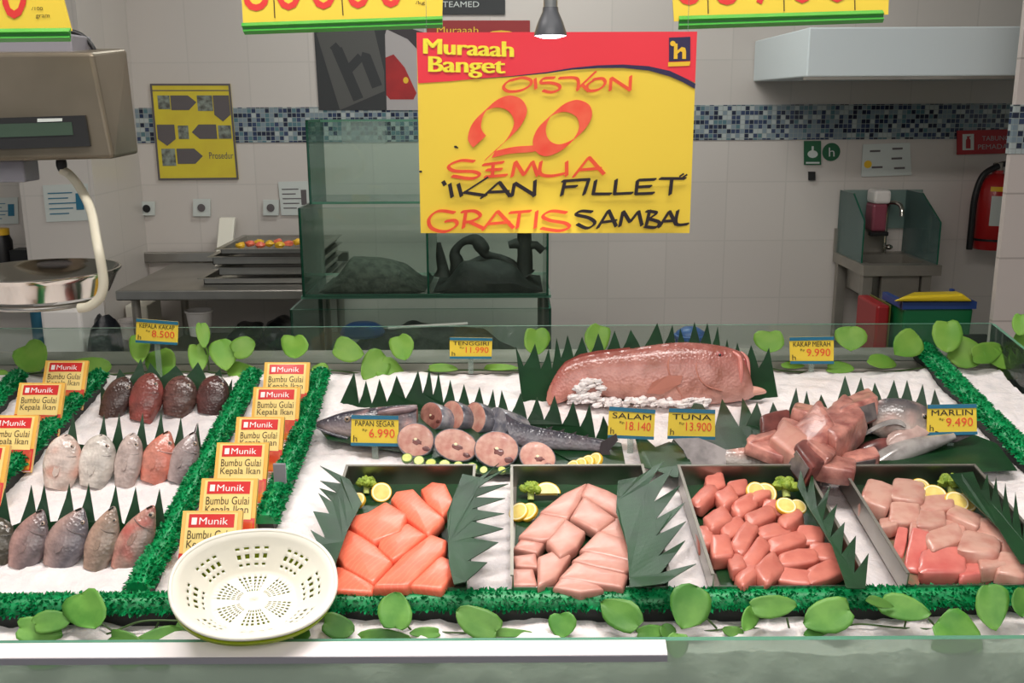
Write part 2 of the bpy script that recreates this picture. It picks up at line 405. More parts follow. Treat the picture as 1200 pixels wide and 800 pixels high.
# ------------------------------------------------------------------ the room
struct('floor', MB().box((-4.5, -4, -.1), (4.5, WALLY, 0)), 'floor')
struct('ceiling', MB().box((-4.5, .2, 3.2), (4.5, WALLY + .2, 3.3)), 'ceiling')
zb = WALL.hit(640, 124).z; zb0 = WALL.hit(640, 165).z
struct('wall_back', MB().box((-4.5, WALLY, 0), (4.5, WALLY + .2, 3.2)), 'wall')
struct('trim_1', MB().box((-4.5, WALLY - .006, zb0), (4.5, WALLY, zb)), 'mosaic')
struct('wall_left', MB().box((-4.5, .5, 0), (-4.3, WALLY, 3.2)), 'wall_up')
struct('wall_right', MB().box((4.3, .5, 0), (4.5, WALLY, 3.2)), 'wall_up')
px0 = hy(30, 280, 4.6).x; px1 = hy(116, 280, 4.6).x
struct('pillar_left', MB().box((px0, 4.6, 0), (px1, WALLY, 3.2)), 'wall')
cx0 = (hy(1193, 100, 3.9).x + hy(1164, 370, 3.9).x) / 2
struct('column_right', MB().box((cx0, 3.9, 0), (cx0 + .9, 3.93, 3.2)), 'column')
struct('trim_2', MB().box((cx0 - .004, 3.894, zb0 - .01), (cx0 + .9, 3.934, zb)), 'mosaic')
# hood
hp = hy(945, 90, 4.26); ht = hy(945, 32, 4.26)
hood = thing('extractor_hood', (hp.x + .9, 4.7, hp.z), 'white sheet metal hood box mounted high on the wall above the mosaic band', 'hood')
build('hood_body', MB().box((hp.x, 4.26, hp.z), (hp.x + 1.7, WALLY - .008, ht.z)), 'hood', hood, bevel=.006)
build('bottom_flange', MB().box((hp.x - .004, 4.254, hp.z - .012), (hp.x + 1.704, 4.29, hp.z)), 'steel_dull', hood)
# ------------------------------------------------------------------ things on the back wall
def wall_card(name, px, label, cat, m='paper', th=.004, plane=None, group=None):
    "px: tl, tr, br, bl photo points; returns thing, face map and the outward offset"
    pl = plane or WALL
    q = [pl.hit(x, y, .007 if pl is WALL else .001) for x, y in px]
    o = thing(name, (q[2] + q[3]) / 2, label, cat, group)
    build('board', MB().prism([q[3], q[2], q[1], q[0]], pl.n * th), m, o)
    fn0 = quadmap(*q); off = pl.n * (th + .0008)
    return o, (lambda u, v: fn0(u, v) + off), pl.n
o, fn, n = wall_card('wall_poster', [(176, 98), (270, 98), (280, 210), (186, 211)], 'yellow poster of grey arrows and small photos in a dark frame by the scale', 'poster', 'posteryel')
N0 = Vector((0, 0, 0)); up1 = Vector((0, -.0006, 0))
f = MB()
for a in (rect(0, 0, 1, .02), rect(0, .98, 1, 1), rect(0, 0, .025, 1), rect(.975, 0, 1, 1), rect(0, .925, 1, .935)): patch(f, fn, a, up1)
build('border', f, 'slate', o)
for q in ([(.08, .74), (.23, .74), (.23, .88), (.08, .88)], rect(.57, .72, .76, .88), rect(.3, .43, .43, .57), rect(.8, .43, .96, .57), rect(.07, .15, .24, .33)):
    f = MB(); patch(f, fn, q, up1); build('photo', f, 'posterfoto', o)
for q in ([(.24, .73), (.46, .73), (.56, .81), (.46, .88), (.24, .88)], [(.77, .88), (.97, .88), (.97, .68), (.87, .61), (.77, .68)], [(.04, .58), (.26, .58), (.26, .43), (.15, .36), (.04, .43)], [(.78, .58), (.56, .58), (.47, .5), (.56, .43), (.78, .43)], [(.26, .33), (.48, .33), (.58, .25), (.48, .17), (.26, .17)]):
    f = MB(); patch(f, fn, q, up1 * 1.5); build('arrow', f, 'slate', o)
f = MB(); write(f, 'Prosedur', lambda u, v: fn(.66 + .3 * u, .22 + .07 * v) + up1); build('lettering', f, 'slate', o)
# dark fish poster
o, fn, n = wall_card('fish_poster', [(366, 2), (497, 2), (497, 129), (374, 129)], 'dark poster with a grey tilted letter square and a red fish head', 'poster', 'postgrey')
f = MB(); patch(f, fn, [(.02, .71), (.5, .97), (.63, .36), (.63, .2), (.2, .0), (.02, .6)][:3] + [(.63, .18), (.2, .0)], up1)
build('emblem_square', f, 'postmid', o)
f = MB(); a2 = up1 * 2
def bar(p, q, w): 
    dx, dy = q[0] - p[0], q[1] - p[1]; l = math.hypot(dx, dy); ax, ay = -dy / l * w, dx / l * w
    patch(f, fn, [(p[0] + ax, p[1] + ay), (p[0] - ax, p[1] - ay), (q[0] - ax, q[1] - ay), (q[0] + ax, q[1] + ay)], a2)
bar((.2, .57), (.38, .1), .05); bar((.28, .36), (.42, .5), .04); bar((.42, .5), (.49, .48), .045); bar((.46, .5), (.56, .22), .05); bar((.16, .55), (.22, .6), .04)
build('emblem_letter', f, 'postgrey', o)
f = MB(); patch(f, fn, rect(.645, 0, 1, 1), up1); build('fish_photo_ground', f, 'postwhite', o)
f = MB(); patch(f, fn, [(.645, .7), (.66, .75), (.85, .66), (1, .5), (1, .72), (.9, .75), (.75, .9), (.645, .96)], a2); build('fish_back', f, 'postdk', o)
f = MB(); patch(f, fn, [(.645, .49), (.72, .52), (.82, .4), (.93, .16), (.9, .1), (.68, .1), (.645, .14)], a2); build('fish_photo', f, 'postred', o)
f = MB(); patch(f, fn, circ(.83, .28, .025, .03), up1 * 3); build('fish_eye', f, 'yellow_dk', o)
# dark banner and red banner above
o, fn, n = wall_card('dark_wall_banner', [(505, -40), (592, -40), (592, 17), (505, 17)], 'black banner with pale lettering at the top of the wall', 'banner', 'postgrey')
f = MB(); write(f, 'STEAMED', lambda u, v: fn(.1 + .55 * u, .15 + .12 * v) + up1); build('lettering', f, 'paper', o)
o, fn, n = wall_card('red_wall_banner', [(500, 24), (621, 24), (621, 70), (500, 70)], 'red printed banner with a yellow arc, half hidden behind the discount sign', 'banner', 'redp')
f = MB(); patch(f, fn, circ(.72, .3, .26, .45), up1); build('arc', f, 'yellow_dk', o)
f = MB(); write(f, 'Muraaah', lambda u, v: fn(.1 + .4 * u, .68 + .16 * v) + up1); build('lettering', f, 'yellow_dk', o)
# outlets
for i, (x, y, w, h, lab) in enumerate([(173, 244, 9, 8, 'white wall socket plate nearest to the pillar'), (237, 243, 10, 10, 'white wall socket plate under the yellow poster'), (318, 243, 9, 9, 'white wall socket plate next to the fish tanks')]):
    o, fn, n = wall_card('wall_socket', [(x - w, y - h), (x + w, y - h), (x + w, y + h), (x - w, y + h)], lab, 'socket', 'paper', .012, group='wall sockets')
    build('socket_hole', MB().lathe([(.018, 0), (.02, .004), (.012, .005), (.0, .004)], (fn(.5, .5)), 16, ax=Matrix.Rotation(math.pi / 2, 3, 'X')), 'dark' if i == 0 else 'slate', o)
PIL = Pl((0, 4.6, 0), (0, -1, 0))
for px, lab, pl in (([(50, 217), (103, 215), (105, 258), (55, 260)], 'white notice sheet taped on the pillar behind the scale', PIL), ([(-20, 232), (21, 231), (22, 262), (-20, 263)], 'white notice sheet on the wall beside the pillar', WALL), ([(326, 213), (362, 212), (364, 252), (330, 252)], 'white notice sheet on the wall above the stacked trays', WALL)):
    o, fn, n = wall_card('wall_notice', px, lab, 'notice', 'paper', plane=pl, group='paper notices')
    f = MB()
    for k in range(5): patch(f, fn, rect(.1, .2 + .14 * k, .55 + .1 * (k % 3), .23 + .14 * k), up1)
    patch(f, fn, rect(.72, .3, .9, .75), up1)
    build('print', f, 'slate' if 'tray' in lab else 'tagblue', o)
o, fn, n = wall_card('wall_notice', [(1011, 169), (1066, 167), (1068, 205), (1009, 207)], 'white notice with a yellow dot above the wash basin', 'notice', 'paper')
f = MB()
for k, (a, b) in enumerate([(.15, .75), (.62, .8), (.6, .5), (.2, .25), (.65, .2)]): patch(f, fn, rect(a, b, a + .22, b + .06), up1)
build('print', f, 'slate', o)
f = MB(); patch(f, fn, circ(.12, .38, .08, .12), up1); build('dot', f, 'yellow_dk', o)
o, fn, n = wall_card('handwash_sign', [(942, 165), (962, 165), (962, 193), (942, 193)], 'small green hand washing sign on the tiled wall', 'sign', 'signgreen')
f = MB(); patch(f, fn, circ(.5, .45, .3, .16), up1); patch(f, fn, rect(.44, .55, .56, .78), up1); patch(f, fn, rect(.1, .05, .9, .12), up1); build('hand_symbol', f, 'paper', o)
o, fn, n = wall_card('round_sign', [(964, 168), (984, 168), (984, 188), (964, 188)], 'round green sticker with a pale letter beside the hand washing sign', 'sign', 'signgreen')
for c in list(o.children): bpy.data.objects.remove(c)
f = MB(); q = WALL.hit(974, 178, .002); f.lathe([(0, 0), (.045, 0), (.045, .004), (0, .004)], q, 28, ax=Matrix.Rotation(math.pi / 2, 3, 'X')); build('disc', f, 'signgreen', o)
f = MB(); write(f, 'h', lambda u, v: fn(.34 + .34 * u, .24 + .52 * v) + up1 * 3); build('lettering', f, 'paper', o)
o, fn, n = wall_card('black_wall_plate', [(947, 201), (955, 201), (955, 211), (947, 211)], 'tiny black plate on the wall under the hand washing sign', 'plate', 'dark', .01)
# fire extinguisher and its sign
o, fn, n = wall_card('extinguisher_sign', [(1121, 153), (1200, 151), (1200, 179), (1121, 181)], 'red fire extinguisher sign with white lettering on the wall by the column', 'sign', 'signred', .012)
f = MB(); patch(f, fn, rect(.07, .18, .24, .85), up1); build('symbol_panel', f, 'paper', o)
f = MB(); patch(f, fn, [(.12, .25), (.19, .25), (.19, .6), (.165, .7), (.2, .76), (.13, .76), (.14, .68), (.12, .6)], up1 * 2); build('symbol', f, 'signred', o)
f = MB(); write(f, 'TABUNG', lambda u, v: fn(.36 + .4 * u, .55 + .2 * v) + up1); write(f, 'PEMADAM', lambda u, v: fn(.30 + .52 * u, .2 + .2 * v) + up1); build('lettering', f, 'postwhite', o)
yE = WALLY - .13
b0 = hy(1160, 291, yE); t0 = hy(1160, 203, yE); R_ = abs(hy(1182, 250, yE).x - hy(1138, 250, yE).x) / 2
hE = t0.z - b0.z
ex = thing('fire_extinguisher', b0, 'red fire extinguisher hanging on the wall under its red sign', 'fire extinguisher')
build('cylinder_body', MB().lathe([(0, 0), (R_ * .9, 0), (R_, .015), (R_, hE * .8), (R_ * .86, hE * .9), (R_ * .5, hE * .98), (R_ * .28, hE * 1.0), (R_ * .28, hE * 1.04)], b0, 32), 'extred', ex)
build('valve', MB().tube([b0 + Vector((0, 0, hE)), b0 + Vector((0, 0, hE * 1.14))], .022, 10), 'steel_dull', ex)
build('lever', MB().box8([b0 + Vector(p) for p in ((-.02, -.015, hE * 1.08), (.12, -.015, hE * 1.1), (.12, .015, hE * 1.1), (-.02, .015, hE * 1.08))], [b0 + Vector(p) for p in ((-.02, -.015, hE * 1.13), (.12, -.015, hE * 1.2), (.12, .015, hE * 1.2), (-.02, .015, hE * 1.13))]), 'dark', ex)
build('hose', MB().tube([b0 + Vector(p) for p in cat_rom([(-.01, -.02, hE * 1.1), (-R_ * .9, -.03, hE * .98), (-R_ * 1.22, -.03, hE * .7), (-R_ * 1.25, -.03, hE * .3), (-R_ * 1.25, -.03, .0)], 6)], .016, 8), 'dark', ex)
def cyl_patch(r, a0, a1, z0, z1):
    vs = []; k = 12
    for z in (z0, z1):
        for i in range(k + 1):
            a = math.radians(a0 + (a1 - a0) * i / k); vs.append(b0 + Vector((r * math.sin(a), -r * math.cos(a), z)))
    return MB().add(vs, [(i, i + 1, i + k + 2, i + k + 1) for i in range(k)], 0, True)
build('label_panel', cyl_patch(R_ * 1.012, -35, 45, hE * .33, hE * .72), 'paper', ex)
build('label_strip', cyl_patch(R_ * 1.012, -40, 30, hE * .78, hE * .84), 'yellow_dk', ex)
build('holder_band', MB().lathe([(R_ * 1.02, hE * .12), (R_ * 1.05, hE * .12), (R_ * 1.05, hE * .15), (R_ * 1.02, hE * .15)], b0, 32), 'dark', ex)
build('wall_bracket', MB().box((b0.x - .02, yE, b0.z + hE * .5), (b0.x + .02, WALLY - .001, b0.z + hE * .6)), 'dark', ex)
# ------------------------------------------------------------------ glass pieces
def pane(mb, a, b, ax):
    "a box pane: glass on its two big faces (slot 0), edge material (slot 1) round the rim"
    x0, y0, z0 = a; x1, y1, z1 = b
    v = [(x0, y0, z0), (x1, y0, z0), (x1, y1, z0), (x0, y1, z0), (x0, y0, z1), (x1, y0, z1), (x1, y1, z1), (x0, y1, z1)]
    fs = {'z-': (3, 2, 1, 0), 'z+': (4, 5, 6, 7), 'y-': (0, 1, 5, 4), 'x+': (1, 2, 6, 5), 'y+': (2, 3, 7, 6), 'x-': (3, 0, 4, 7)}
    for k, f in fs.items(): mb.add(v, [f], 0 if k[0] == ax else 1)
    return mb
def aquarium(name, label, x0, x1, y0, y1, z0, z1, t=.008, div=None, frontm='glass', sidem='tankside'):
    o = thing(name, ((x0 + x1) / 2, (y0 + y1) / 2, z0), label, 'fish tank', 'stacked glass tanks')
    build('front_pane', pane(MB(), (x0, y0, z0), (x1, y0 + t, z1), 'y'), [frontm, 'gedge'], o)
    build('back_pane', pane(MB(), (x0, y1 - t, z0), (x1, y1, z1), 'y'), ['glass_green', 'gedge'], o)
    build('side_pane', pane(MB(), (x0, y0 + t, z0), (x0 + t, y1 - t, z1), 'x'), [sidem, 'gedge'], o)
    build('side_pane', pane(MB(), (x1 - t, y0 + t, z0), (x1, y1 - t, z1), 'x'), [sidem, 'gedge'], o)
    build('bottom_pane', pane(MB(), (x0 + t, y0 + t, z0), (x1 - t, y1 - t, z0 + t), 'z'), ['glass_green', 'gedge_lt'], o)
    build('brace_strip', pane(MB(), (x0 + t, y1 - .07, z1 - .012), (x1 - t, y1 - t, z1 - .004), 'z'), ['glass_green', 'gedge_lt'], o)
    if div: build('divider_pane', pane(MB(), (div, y0 + t, z0 + t), (div + t, y1 - t, z1 - .02), 'x'), [sidem, 'gedge'], o)
    return o
yT = 3.7
mx0 = hy(352, 300, yT).x; mx1 = hy(643, 300, yT).x; mz0 = hy(500, 347, yT).z; mz1 = hy(500, 243, yT).z
mdiv = hy(500, 320, yT).x
aquarium('fish_tank', 'middle glass tank of the stack, with a divider and driftwood', mx0, mx1, yT, 4.15, mz0, mz1, div=mdiv)
tx0 = hy(360, 190, 3.8).x; tx1 = hy(642, 190, 3.8).x; tz1 = hy(450, 140, 3.8).z
tt = aquarium('fish_tank', 'empty upper glass tank at the top of the stack', tx0, tx1, 3.8, 4.12, mz1 + .004, tz1)
q = hy(400, 142, 3.79); q2 = hy(452, 168, 3.79)
build('label_holder', MB().box((q.x, 3.785, q2.z), (q2.x, 3.797, q.z)), 'clear', tt, bevel=.002)
lx0 = hy(341, 390, 3.6).x; lx1 = hy(646, 390, 3.6).x; lz1 = hy(500, 362, 3.6).z
aquarium('fish_tank', 'wide shallow glass tank at the bottom of the stack with grey gravel', lx0, lx1, 3.6, 4.2, .56, lz1)
st = thing('tank_rack', ((lx0 + lx1) / 2, 3.9, 0), 'grey steel rack carrying the stacked glass tanks', 'rack')
build('deck', MB().box((lx0 - .01, 3.6, .53), (lx1 + .01, 4.2, .558)), 'steel_dull', st)
build('upper_deck', MB().box((mx0 - .01, 3.72, mz0 - .012), (mx1 + .01, 4.24, mz0 - .001)), 'gedge_lt', st)
for x in (lx0 + .02, lx1 - .02):
    for y in (3.64, 4.23): build('leg', MB().tube([(x, y, 0), (x, y, .53 if y < 4 else mz0 - .012)], .014, 8), 'steel_dull', st)
# gravel mound & fish lying in the tanks
def mound(name, x0, x1, y0, y1, z0, h, m, parent=None, seed=0, label=None, cat=None, kind=None, nx=26, ny=10):
    mb = MB(); vs = []
    for j in range(ny + 1):
        for i in range(nx + 1):
            u = i / nx; w = j / ny; x = x0 + (x1 - x0) * u; y = y0 + (y1 - y0) * w
            e = min(1, 4 * u, 4 * (1 - u)) * min(1, 3 * w + .35, 3 * (1 - w) + .2)
            vs.append((x, y, z0 + h * e * (.45 + .55 * math.sin(math.pi * min(1, u * 1.05)) + .35 * noise.noise((x * 9, y * 9, seed)))))
    fs = [(j * (nx + 1) + i, j * (nx + 1) + i + 1, (j + 1) * (nx + 1) + i + 1, (j + 1) * (nx + 1) + i) for j in range(ny) for i in range(nx)]
    base = len(vs); rim = list(range(nx + 1)) + [(j + 1) * (nx + 1) + nx for j in range(ny)] + [ny * (nx + 1) + i for i in range(nx - 1, -1, -1)] + [j * (nx + 1) for j in range(ny - 1, 0, -1)]
    vs += [(vs[i][0], vs[i][1], z0) for i in rim]; k = len(rim)
    fs += [(rim[i], base + i, base + (i + 1) % k, rim[(i + 1) % k]) for i in range(k)]
    mb.add(vs, fs, 0, True); o = build(name, mb, m, parent)
    if label: tag(o, label, cat, kind=kind)
    return o
mound('tank_gravel', lx0 + .02, lx1 - .02, 3.63, 4.15, .57, .16, 'gravel', seed=4, label='grey brown gravel heaped in the shallow bottom tank', cat='gravel', kind='stuff', nx=50)
mound('tank_sediment', mx0 + .05, mdiv - .012, 3.75, 4.08, mz0 + .009, .10, 'gravel', seed=2, label='dark mound lying on the floor of the middle tank', cat='gravel', kind='stuff')
mound('tank_rockwork', mdiv + .02, mx1 - .02, 3.74, 4.1, mz0 + .009, .095, 'wood', seed=7, label='dark rocky heap under the driftwood in the middle tank', cat='rocks', kind='stuff')
def T(px, py, y=3.88):
    p = hy(px, py, y); p.z = max(p.z, mz0 + .045); return p
d = thing('driftwood', T(560, 335), 'dark arched driftwood branch standing in the middle tank', 'driftwood')
build('arch_branch', MB().tube([T(*p) for p in cat_rom([(530, 340), (536, 312), (533, 296), (542, 284), (556, 281), (565, 290), (570, 298), (585, 302), (600, 312), (610, 330)], 5)], [.021 + .007 * math.sin(i * .33) for i in range(46)], 8), 'wood', d)
build('trunk', MB().tube([T(*p) for p in [(616, 342), (614, 320), (615, 300), (614, 272), (615, 256)]], [.045, .035, .03, .028, .03], 9), 'wood', d)
build('cross_branch', MB().tube([T(*p) for p in [(596, 287), (604, 285), (616, 288), (628, 287), (636, 294)]], [.014, .02, .02, .016, .016], 8), 'wood', d)
build('stump', MB().tube([T(*p) for p in [(519, 340), (519, 315), (516, 300), (514, 284)]], [.035, .022, .018, .008], 8), 'wood', d)
def simple(name, mb, m, label, cat, bevel=0, group=None, kind=None, sub=0): return tag(build(name, mb, m, bevel=bevel, sub=sub), label, cat, group, kind)
def Vx(v, x): v = Vector(v); v.x = x; return v
# blue float and plastic scoop in the low tank, blue bucket beyond red fish
q = hy(425, 389, 3.75); simple('blue_basin', MB().lathe([(0, .035), (.05, .033), (.075, .02), (.085, 0), (.08, -.01), (.06, .0), (0, .02)], q, 24), 'bluep', 'blue upturned plastic basin lying on the gravel of the bottom tank', 'basin')
a = hy(455, 384, 3.75); b = hy(548, 379, 3.75); simple('white_pipe', MB().tube([a, b], .006, 8), 'white', 'thin white pipe lying across the bottom tank', 'pipe')
q = hy(809, 395, 2.75)
bk = thing('blue_bucket', q - Vector((0, 0, .3)), 'blue plastic bucket behind the counter glass beyond the red fish', 'bucket')
build('bucket_body', MB().lathe([(0, -.3), (.036, -.3), (.042, -.02), (.040, -.005), (.02, .008), (0, .010)], q + Vector((0, 0, .02)), 28), 'bluep', bk)
build('bucket_rim', MB().lathe([(.041, -.024), (.046, -.022), (.046, -.012), (.040, -.010)], q + Vector((0, 0, .02)), 28), 'bluep', bk)
st2 = thing('bucket_stand', (q.x, 2.75, 0), 'steel stool under the blue bucket', 'stand')
zt = q.z - .281
build('stand_seat', MB().box((q.x - .12, 2.63, zt - .02), (q.x + .12, 2.87, zt)), 'steel_dull', st2)
for sx in (-.1, .1):
    for sy in (2.65, 2.85): build('leg', MB().tube([(q.x + sx, sy, 0), (q.x + sx, sy, zt - .02)], .01, 6), 'steel_dull', st2)
# ------------------------------------------------------------------ prep table at the back
tz = hy(240, 340, 4.35).z; ax0 = hy(134, 335, 4.35).x; ax1 = hy(362, 335, 4.35).x + .05
ax1 = min(ax1, lx0 - .03)
pt = thing('prep_table', ((ax0 + ax1) / 2, 4.7, 0), 'stainless steel prep table along the back wall left of the tanks', 'table')
pt['label'] = 'stainless steel prep table with a low splashback, along the wall by the tanks'
build('table_top', MB().box((ax0, 4.35, tz - .045), (ax1, 5.14, tz)), 'steel', pt, bevel=.006)
sb0 = hy(163, 300, 5.15); sb1 = hy(256, 295, 5.15)
build('splashback', MB().box((sb0.x, 5.142, tz), (ax1, 5.17, sb1.z)), 'steel', pt, bevel=.006)
build('lower_shelf', MB().box((ax0 + .05, 4.45, .42), (ax1 - .03, 5.1, .45)), 'steel_dull', pt)
for x in (ax0 + .06, ax1 - .04):
    for y in (4.42, 5.08): build('leg', MB().tube([(x, y, 0), (x, y, tz - .045)], .02, 8), 'steel_dull', pt)
# stacked trays on the table
def tray(mb, x0, x1, y0, y1, z, h=.035, t=.003, lip=.012):
    mb.box((x0, y0, z), (x1, y1, z + t))
    for a, b in (((x0, y0, z), (x1, y0 + t, z + h)), ((x0, y1 - t, z), (x1, y1, z + h)), ((x0, y0, z), (x0 + t, y1, z + h)), ((x1 - t, y0, z), (x1, y1, z + h))): mb.box(a, b)
    for a, b in (((x0 - lip, y0 - lip, z + h), (x1 + lip, y0 + t, z + h + t)), ((x0 - lip, y1 - t, z + h), (x1 + lip, y1 + lip, z + h + t)), ((x0 - lip, y0, z + h), (x0 + t, y1, z + h + t)), ((x1 - t, y0, z + h), (x1 + lip, y1, z + h + t))): mb.box(a, b)
    return mb
zz = tz
for i, (xl, hh, lab) in enumerate([(246, .026, 'lowest dull steel tray of the stack on the prep table'), (264, .034, 'steel tray second from the bottom of the stack on the prep table'), (258, .034, 'steel tray third from the bottom of the stack on the prep table'), (268, .022, 'top steel tray of the stack, holding orange scraps')]):
    x0 = hy(xl, 320, 4.6).x
    simple('steel_tray', tray(MB(), x0, ax1 - .02, 4.5, 4.95, zz + .001, hh, lip=.022), 'steel', lab, 'tray', group='stacked steel trays'); zz += hh + .014
k = 0
for i in range(9):
    x = hy(288 + i * 7.5, 294, 4.7).x
    if x > ax1 - .09: break
    mb = MB().blob((x, 4.62 + .05 * (i % 3), zz - .012), ((.022, .008, 0), (-.008, .022, 0), (0, 0, .014)), 10, 6, jit=.5, seed=i)
    k += 1
    simple('orange_scrap', mb, 'salmon' if i % 2 else 'lemonrind', 'orange scrap on the top steel tray', 'food scrap', group='orange scraps on the top tray')
q0 = hy(252, 292, 5.0); q1 = hy(268, 258, 5.0)
simple('cutting_board', MB().box8([(q0.x, 4.97, tz), (q1.x, 4.97, tz), (q1.x, 5.0, tz), (q0.x, 5.0, tz)], [(q0.x, 5.11, q1.z), (q1.x, 5.11, q1.z), (q1.x, 5.14, q1.z), (q0.x, 5.14, q1.z)]), 'cream', 'narrow pale cutting board leaning on the wall behind the table', 'cutting board', bevel=.004)
# stuff under the table
def tub(name, px, py0, py1, w, y, m, label, cat):
    t_ = hy(px, py0, y); b_ = hy(px, py1, y); r = w * pxsize(t_) / 2; h = t_.z - b_.z
    z0 = max(b_.z, .452); h = t_.z - z0
    o = thing(name, (t_.x, y, z0), label, cat)
    build('tub_body', MB().lathe([(0, 0), (r * .8, 0), (r, h), (r * .95, h), (r * .76, .01), (0, .01)], (t_.x, y, z0), 20), m, o)
    build('tub_rim', MB().lathe([(r, h - .012), (r * 1.09, h - .008), (r * 1.09, h), (r * .95, h)], (t_.x, y, z0), 20), m, o)
    return o
tub('white_tub', 233, 363, 392, 30, 4.62, 'white', 'white plastic tub on the shelf under the prep table, beside black bags', 'tub')
tub('white_tub', 153, 374, 396, 26, 4.65, 'white', 'white plastic tub under the prep table behind the first price tag', 'tub')
q = hy(160, 358, 4.8); simple('cardboard_box', MB().box((hy(146, 358, 4.8).x, 4.8, .452), (hy(172, 358, 4.8).x, 5.0, q.z)), 'cream', 'pale carton standing on the shelf under the prep table', 'box', bevel=.006)
for i, (px, py, w, h, lab) in enumerate([(288, 372, 22, 18, 'slumped black plastic bag under the table behind the white tub'), (326, 368, 20, 22, 'tall black plastic bag under the table against the tanks')]):
    c = hy(px, py, 4.75); s_ = pxsize(c) * .8
    simple('black_bag', MB().blob((c.x, 4.75, .452 + h * s_), ((w * s_, 0, 0), (0, .15, 0), (0, 0, h * s_ * 1.0)), 18, 12, sup=.8, jit=.25, seed=i + 3), 'black', lab, 'bag', group='black bags under the table')
# left background
q = hy(44, 360, 4.45); simple('blue_pipe', MB().tube([(q.x, 4.45, 0), (q.x, 4.45, q.z)], .034, 14), 'pipeblue', 'blue upright drain pipe below the weighing pan', 'pipe')
q = hy(75, 352, 4.5); simple('white_bin', MB().box((hy(57, 350, 4.4).x, 4.3, 0), (hy(104, 350, 4.4).x, 4.57, q.z)), 'white', 'white bin standing by the pillar below the weighing pan', 'bin', bevel=.015)
q = hy(130, 350, 4.4); simple('dark_curtain_bag', MB().blob((hy(126, 380, 4.3).x, 4.25, .36), ((.085, 0, 0), (0, .1, 0), (0, 0, .36)), 14, 12, sup=.8, jit=.2, seed=9), 'black', 'dark bag hanging beside the prep table behind the weighing pan', 'bag')
b_ = hy(4, 306, 4.9)
tb = thing('dark_jar', b_, 'dark jar with an orange lid at the edge behind the weighing pan', 'jar')
build('jar_body', MB().lathe([(0, 0), (.05, 0), (.052, .1), (.04, .13), (.0, .13)], b_, 20), 'dark', tb)
build('jar_lid', MB().lathe([(0, .13), (.043, .13), (.043, .16), (0, .165)], b_, 20), 'lemonrind', tb)
s0 = b_.z
simple('back_shelf', MB().box((-3.2, 4.7, s0 - .03), (px0 + .0, 5.19, s0 - .001)), 'steel_dull', 'dark steel wall shelf behind the weighing pan', 'shelf')
q = hy(22, 304, 4.9); simple('black_box', MB().box((hy(11, 300, 4.85).x, 4.85, s0), (min(hy(33, 300, 4.85).x, px0 - .01), 4.95, hy(22, 293, 4.85).z)), 'dark', 'small black box next to the dark jar', 'box', bevel=.004)
# ------------------------------------------------------------------ wash basin
yB = 4.72
bz = hy(1060, 311, yB).z; bx0 = hy(994, 300, 4.95).x; bx1 = hy(1109, 312, yB).x - .02
wb = thing('hand_wash_basin', ((bx0 + bx1) / 2, 4.95, 0), 'steel hand wash basin with green glass splash screens on the back wall', 'basin')
mb = MB(); ix0, ix1, iy0, iy1 = bx0 + .05, bx1 - .05, yB + .07, 5.08
mb.box((bx0, yB, bz - .05), (bx1, iy0, bz)); mb.box((bx0, iy1, bz - .05), (bx1, 5.185, bz)); mb.box((bx0, iy0, bz - .05), (ix0, iy1, bz)); mb.box((ix1, iy0, bz - .05), (bx1, iy1, bz))
build('basin_top', mb, 'steel_dull', wb)
mb = MB(); dz = bz - .17
for a, b in (((ix0 - .004, iy0 - .004, dz), (ix1 + .004, iy1 + .004, dz + .004)), ((ix0 - .004, iy0 - .004, dz), (ix0, iy1, bz - .05)), ((ix1, iy0, dz), (ix1 + .004, iy1, bz - .05)), ((ix0, iy0 - .004, dz), (ix1, iy0, bz - .05)), ((ix0, iy1, dz), (ix1, iy1 + .004, bz - .05))): mb.box(a, b)
build('basin_bowl', mb, 'steel', wb)
build('apron_panel', MB().box((bx0 + .1, yB + .03, bz - .30), (bx1 - .09, yB + .05, bz - .05)), 'steel_dull', wb)
build('back_splash', MB().box((bx0, 5.17, bz), (bx1 - .12, 5.19, bz + .12)), 'steel_dull', wb)
for x in (bx0 + .03, bx1 - .06):
    for y in (yB + .04, 5.14): build('leg', MB().box((x - .022, y - .022, 0), (x + .022, y + .022, bz - .05)), 'steel_dull', wb)
gz = hy(1000, 224, 5.1).z
mb = MB(); x = bx0 + .012
mb.prism([(x, 4.80, bz), (x, 5.18, bz), (x, 5.18, gz), (x, 4.98, gz), (x, 4.80, bz + .2)], (.008, 0, 0), 0, 1)
build('glass_screen', mb, ['screen', 'gedge'], wb)
mb = MB(); x = bx1 - .02
mb.prism([(x, 4.74, bz), (x, 5.18, bz), (x, 5.18, gz), (x, 4.98, gz), (x, 4.74, bz + .2)], (.008, 0, 0), 0, 1)
build('glass_screen', mb, ['screen', 'gedge'], wb)
mb = MB(); xs = hy(1078, 260, 5.18).x
pane(mb, (xs - .5 + .1, 5.176, bz + .12), (xs, 5.184, gz), 'y'); build('back_glass', mb, ['screen', 'gedge'], wb)
fx = hy(1044, 270, 5.1)
build('faucet', MB().tube([Vector(p) for p in cat_rom([(fx.x - .02, 5.12, bz), (fx.x - .02, 5.12, bz + .22), (fx.x - .01, 5.08, bz + .26), (fx.x + .01, 5.02, bz + .25), (fx.x + .012, 5.0, bz + .20)], 5)], .011, 8), 'chrome', wb)
build('faucet_handle', MB().blob((fx.x - .02, 5.06, bz + .04), ((.02, 0, 0), (0, .02, 0), (0, 0, .014))), 'chrome', wb)
q = hy(1029, 238, 5.1)
sd = thing('soap_dispenser', hy(1029, 270, 5.1), 'pink soap dispenser with a white top fixed above the wash basin', 'soap dispenser')
zb_ = hy(1029, 270, 5.1).z; w_ = .075
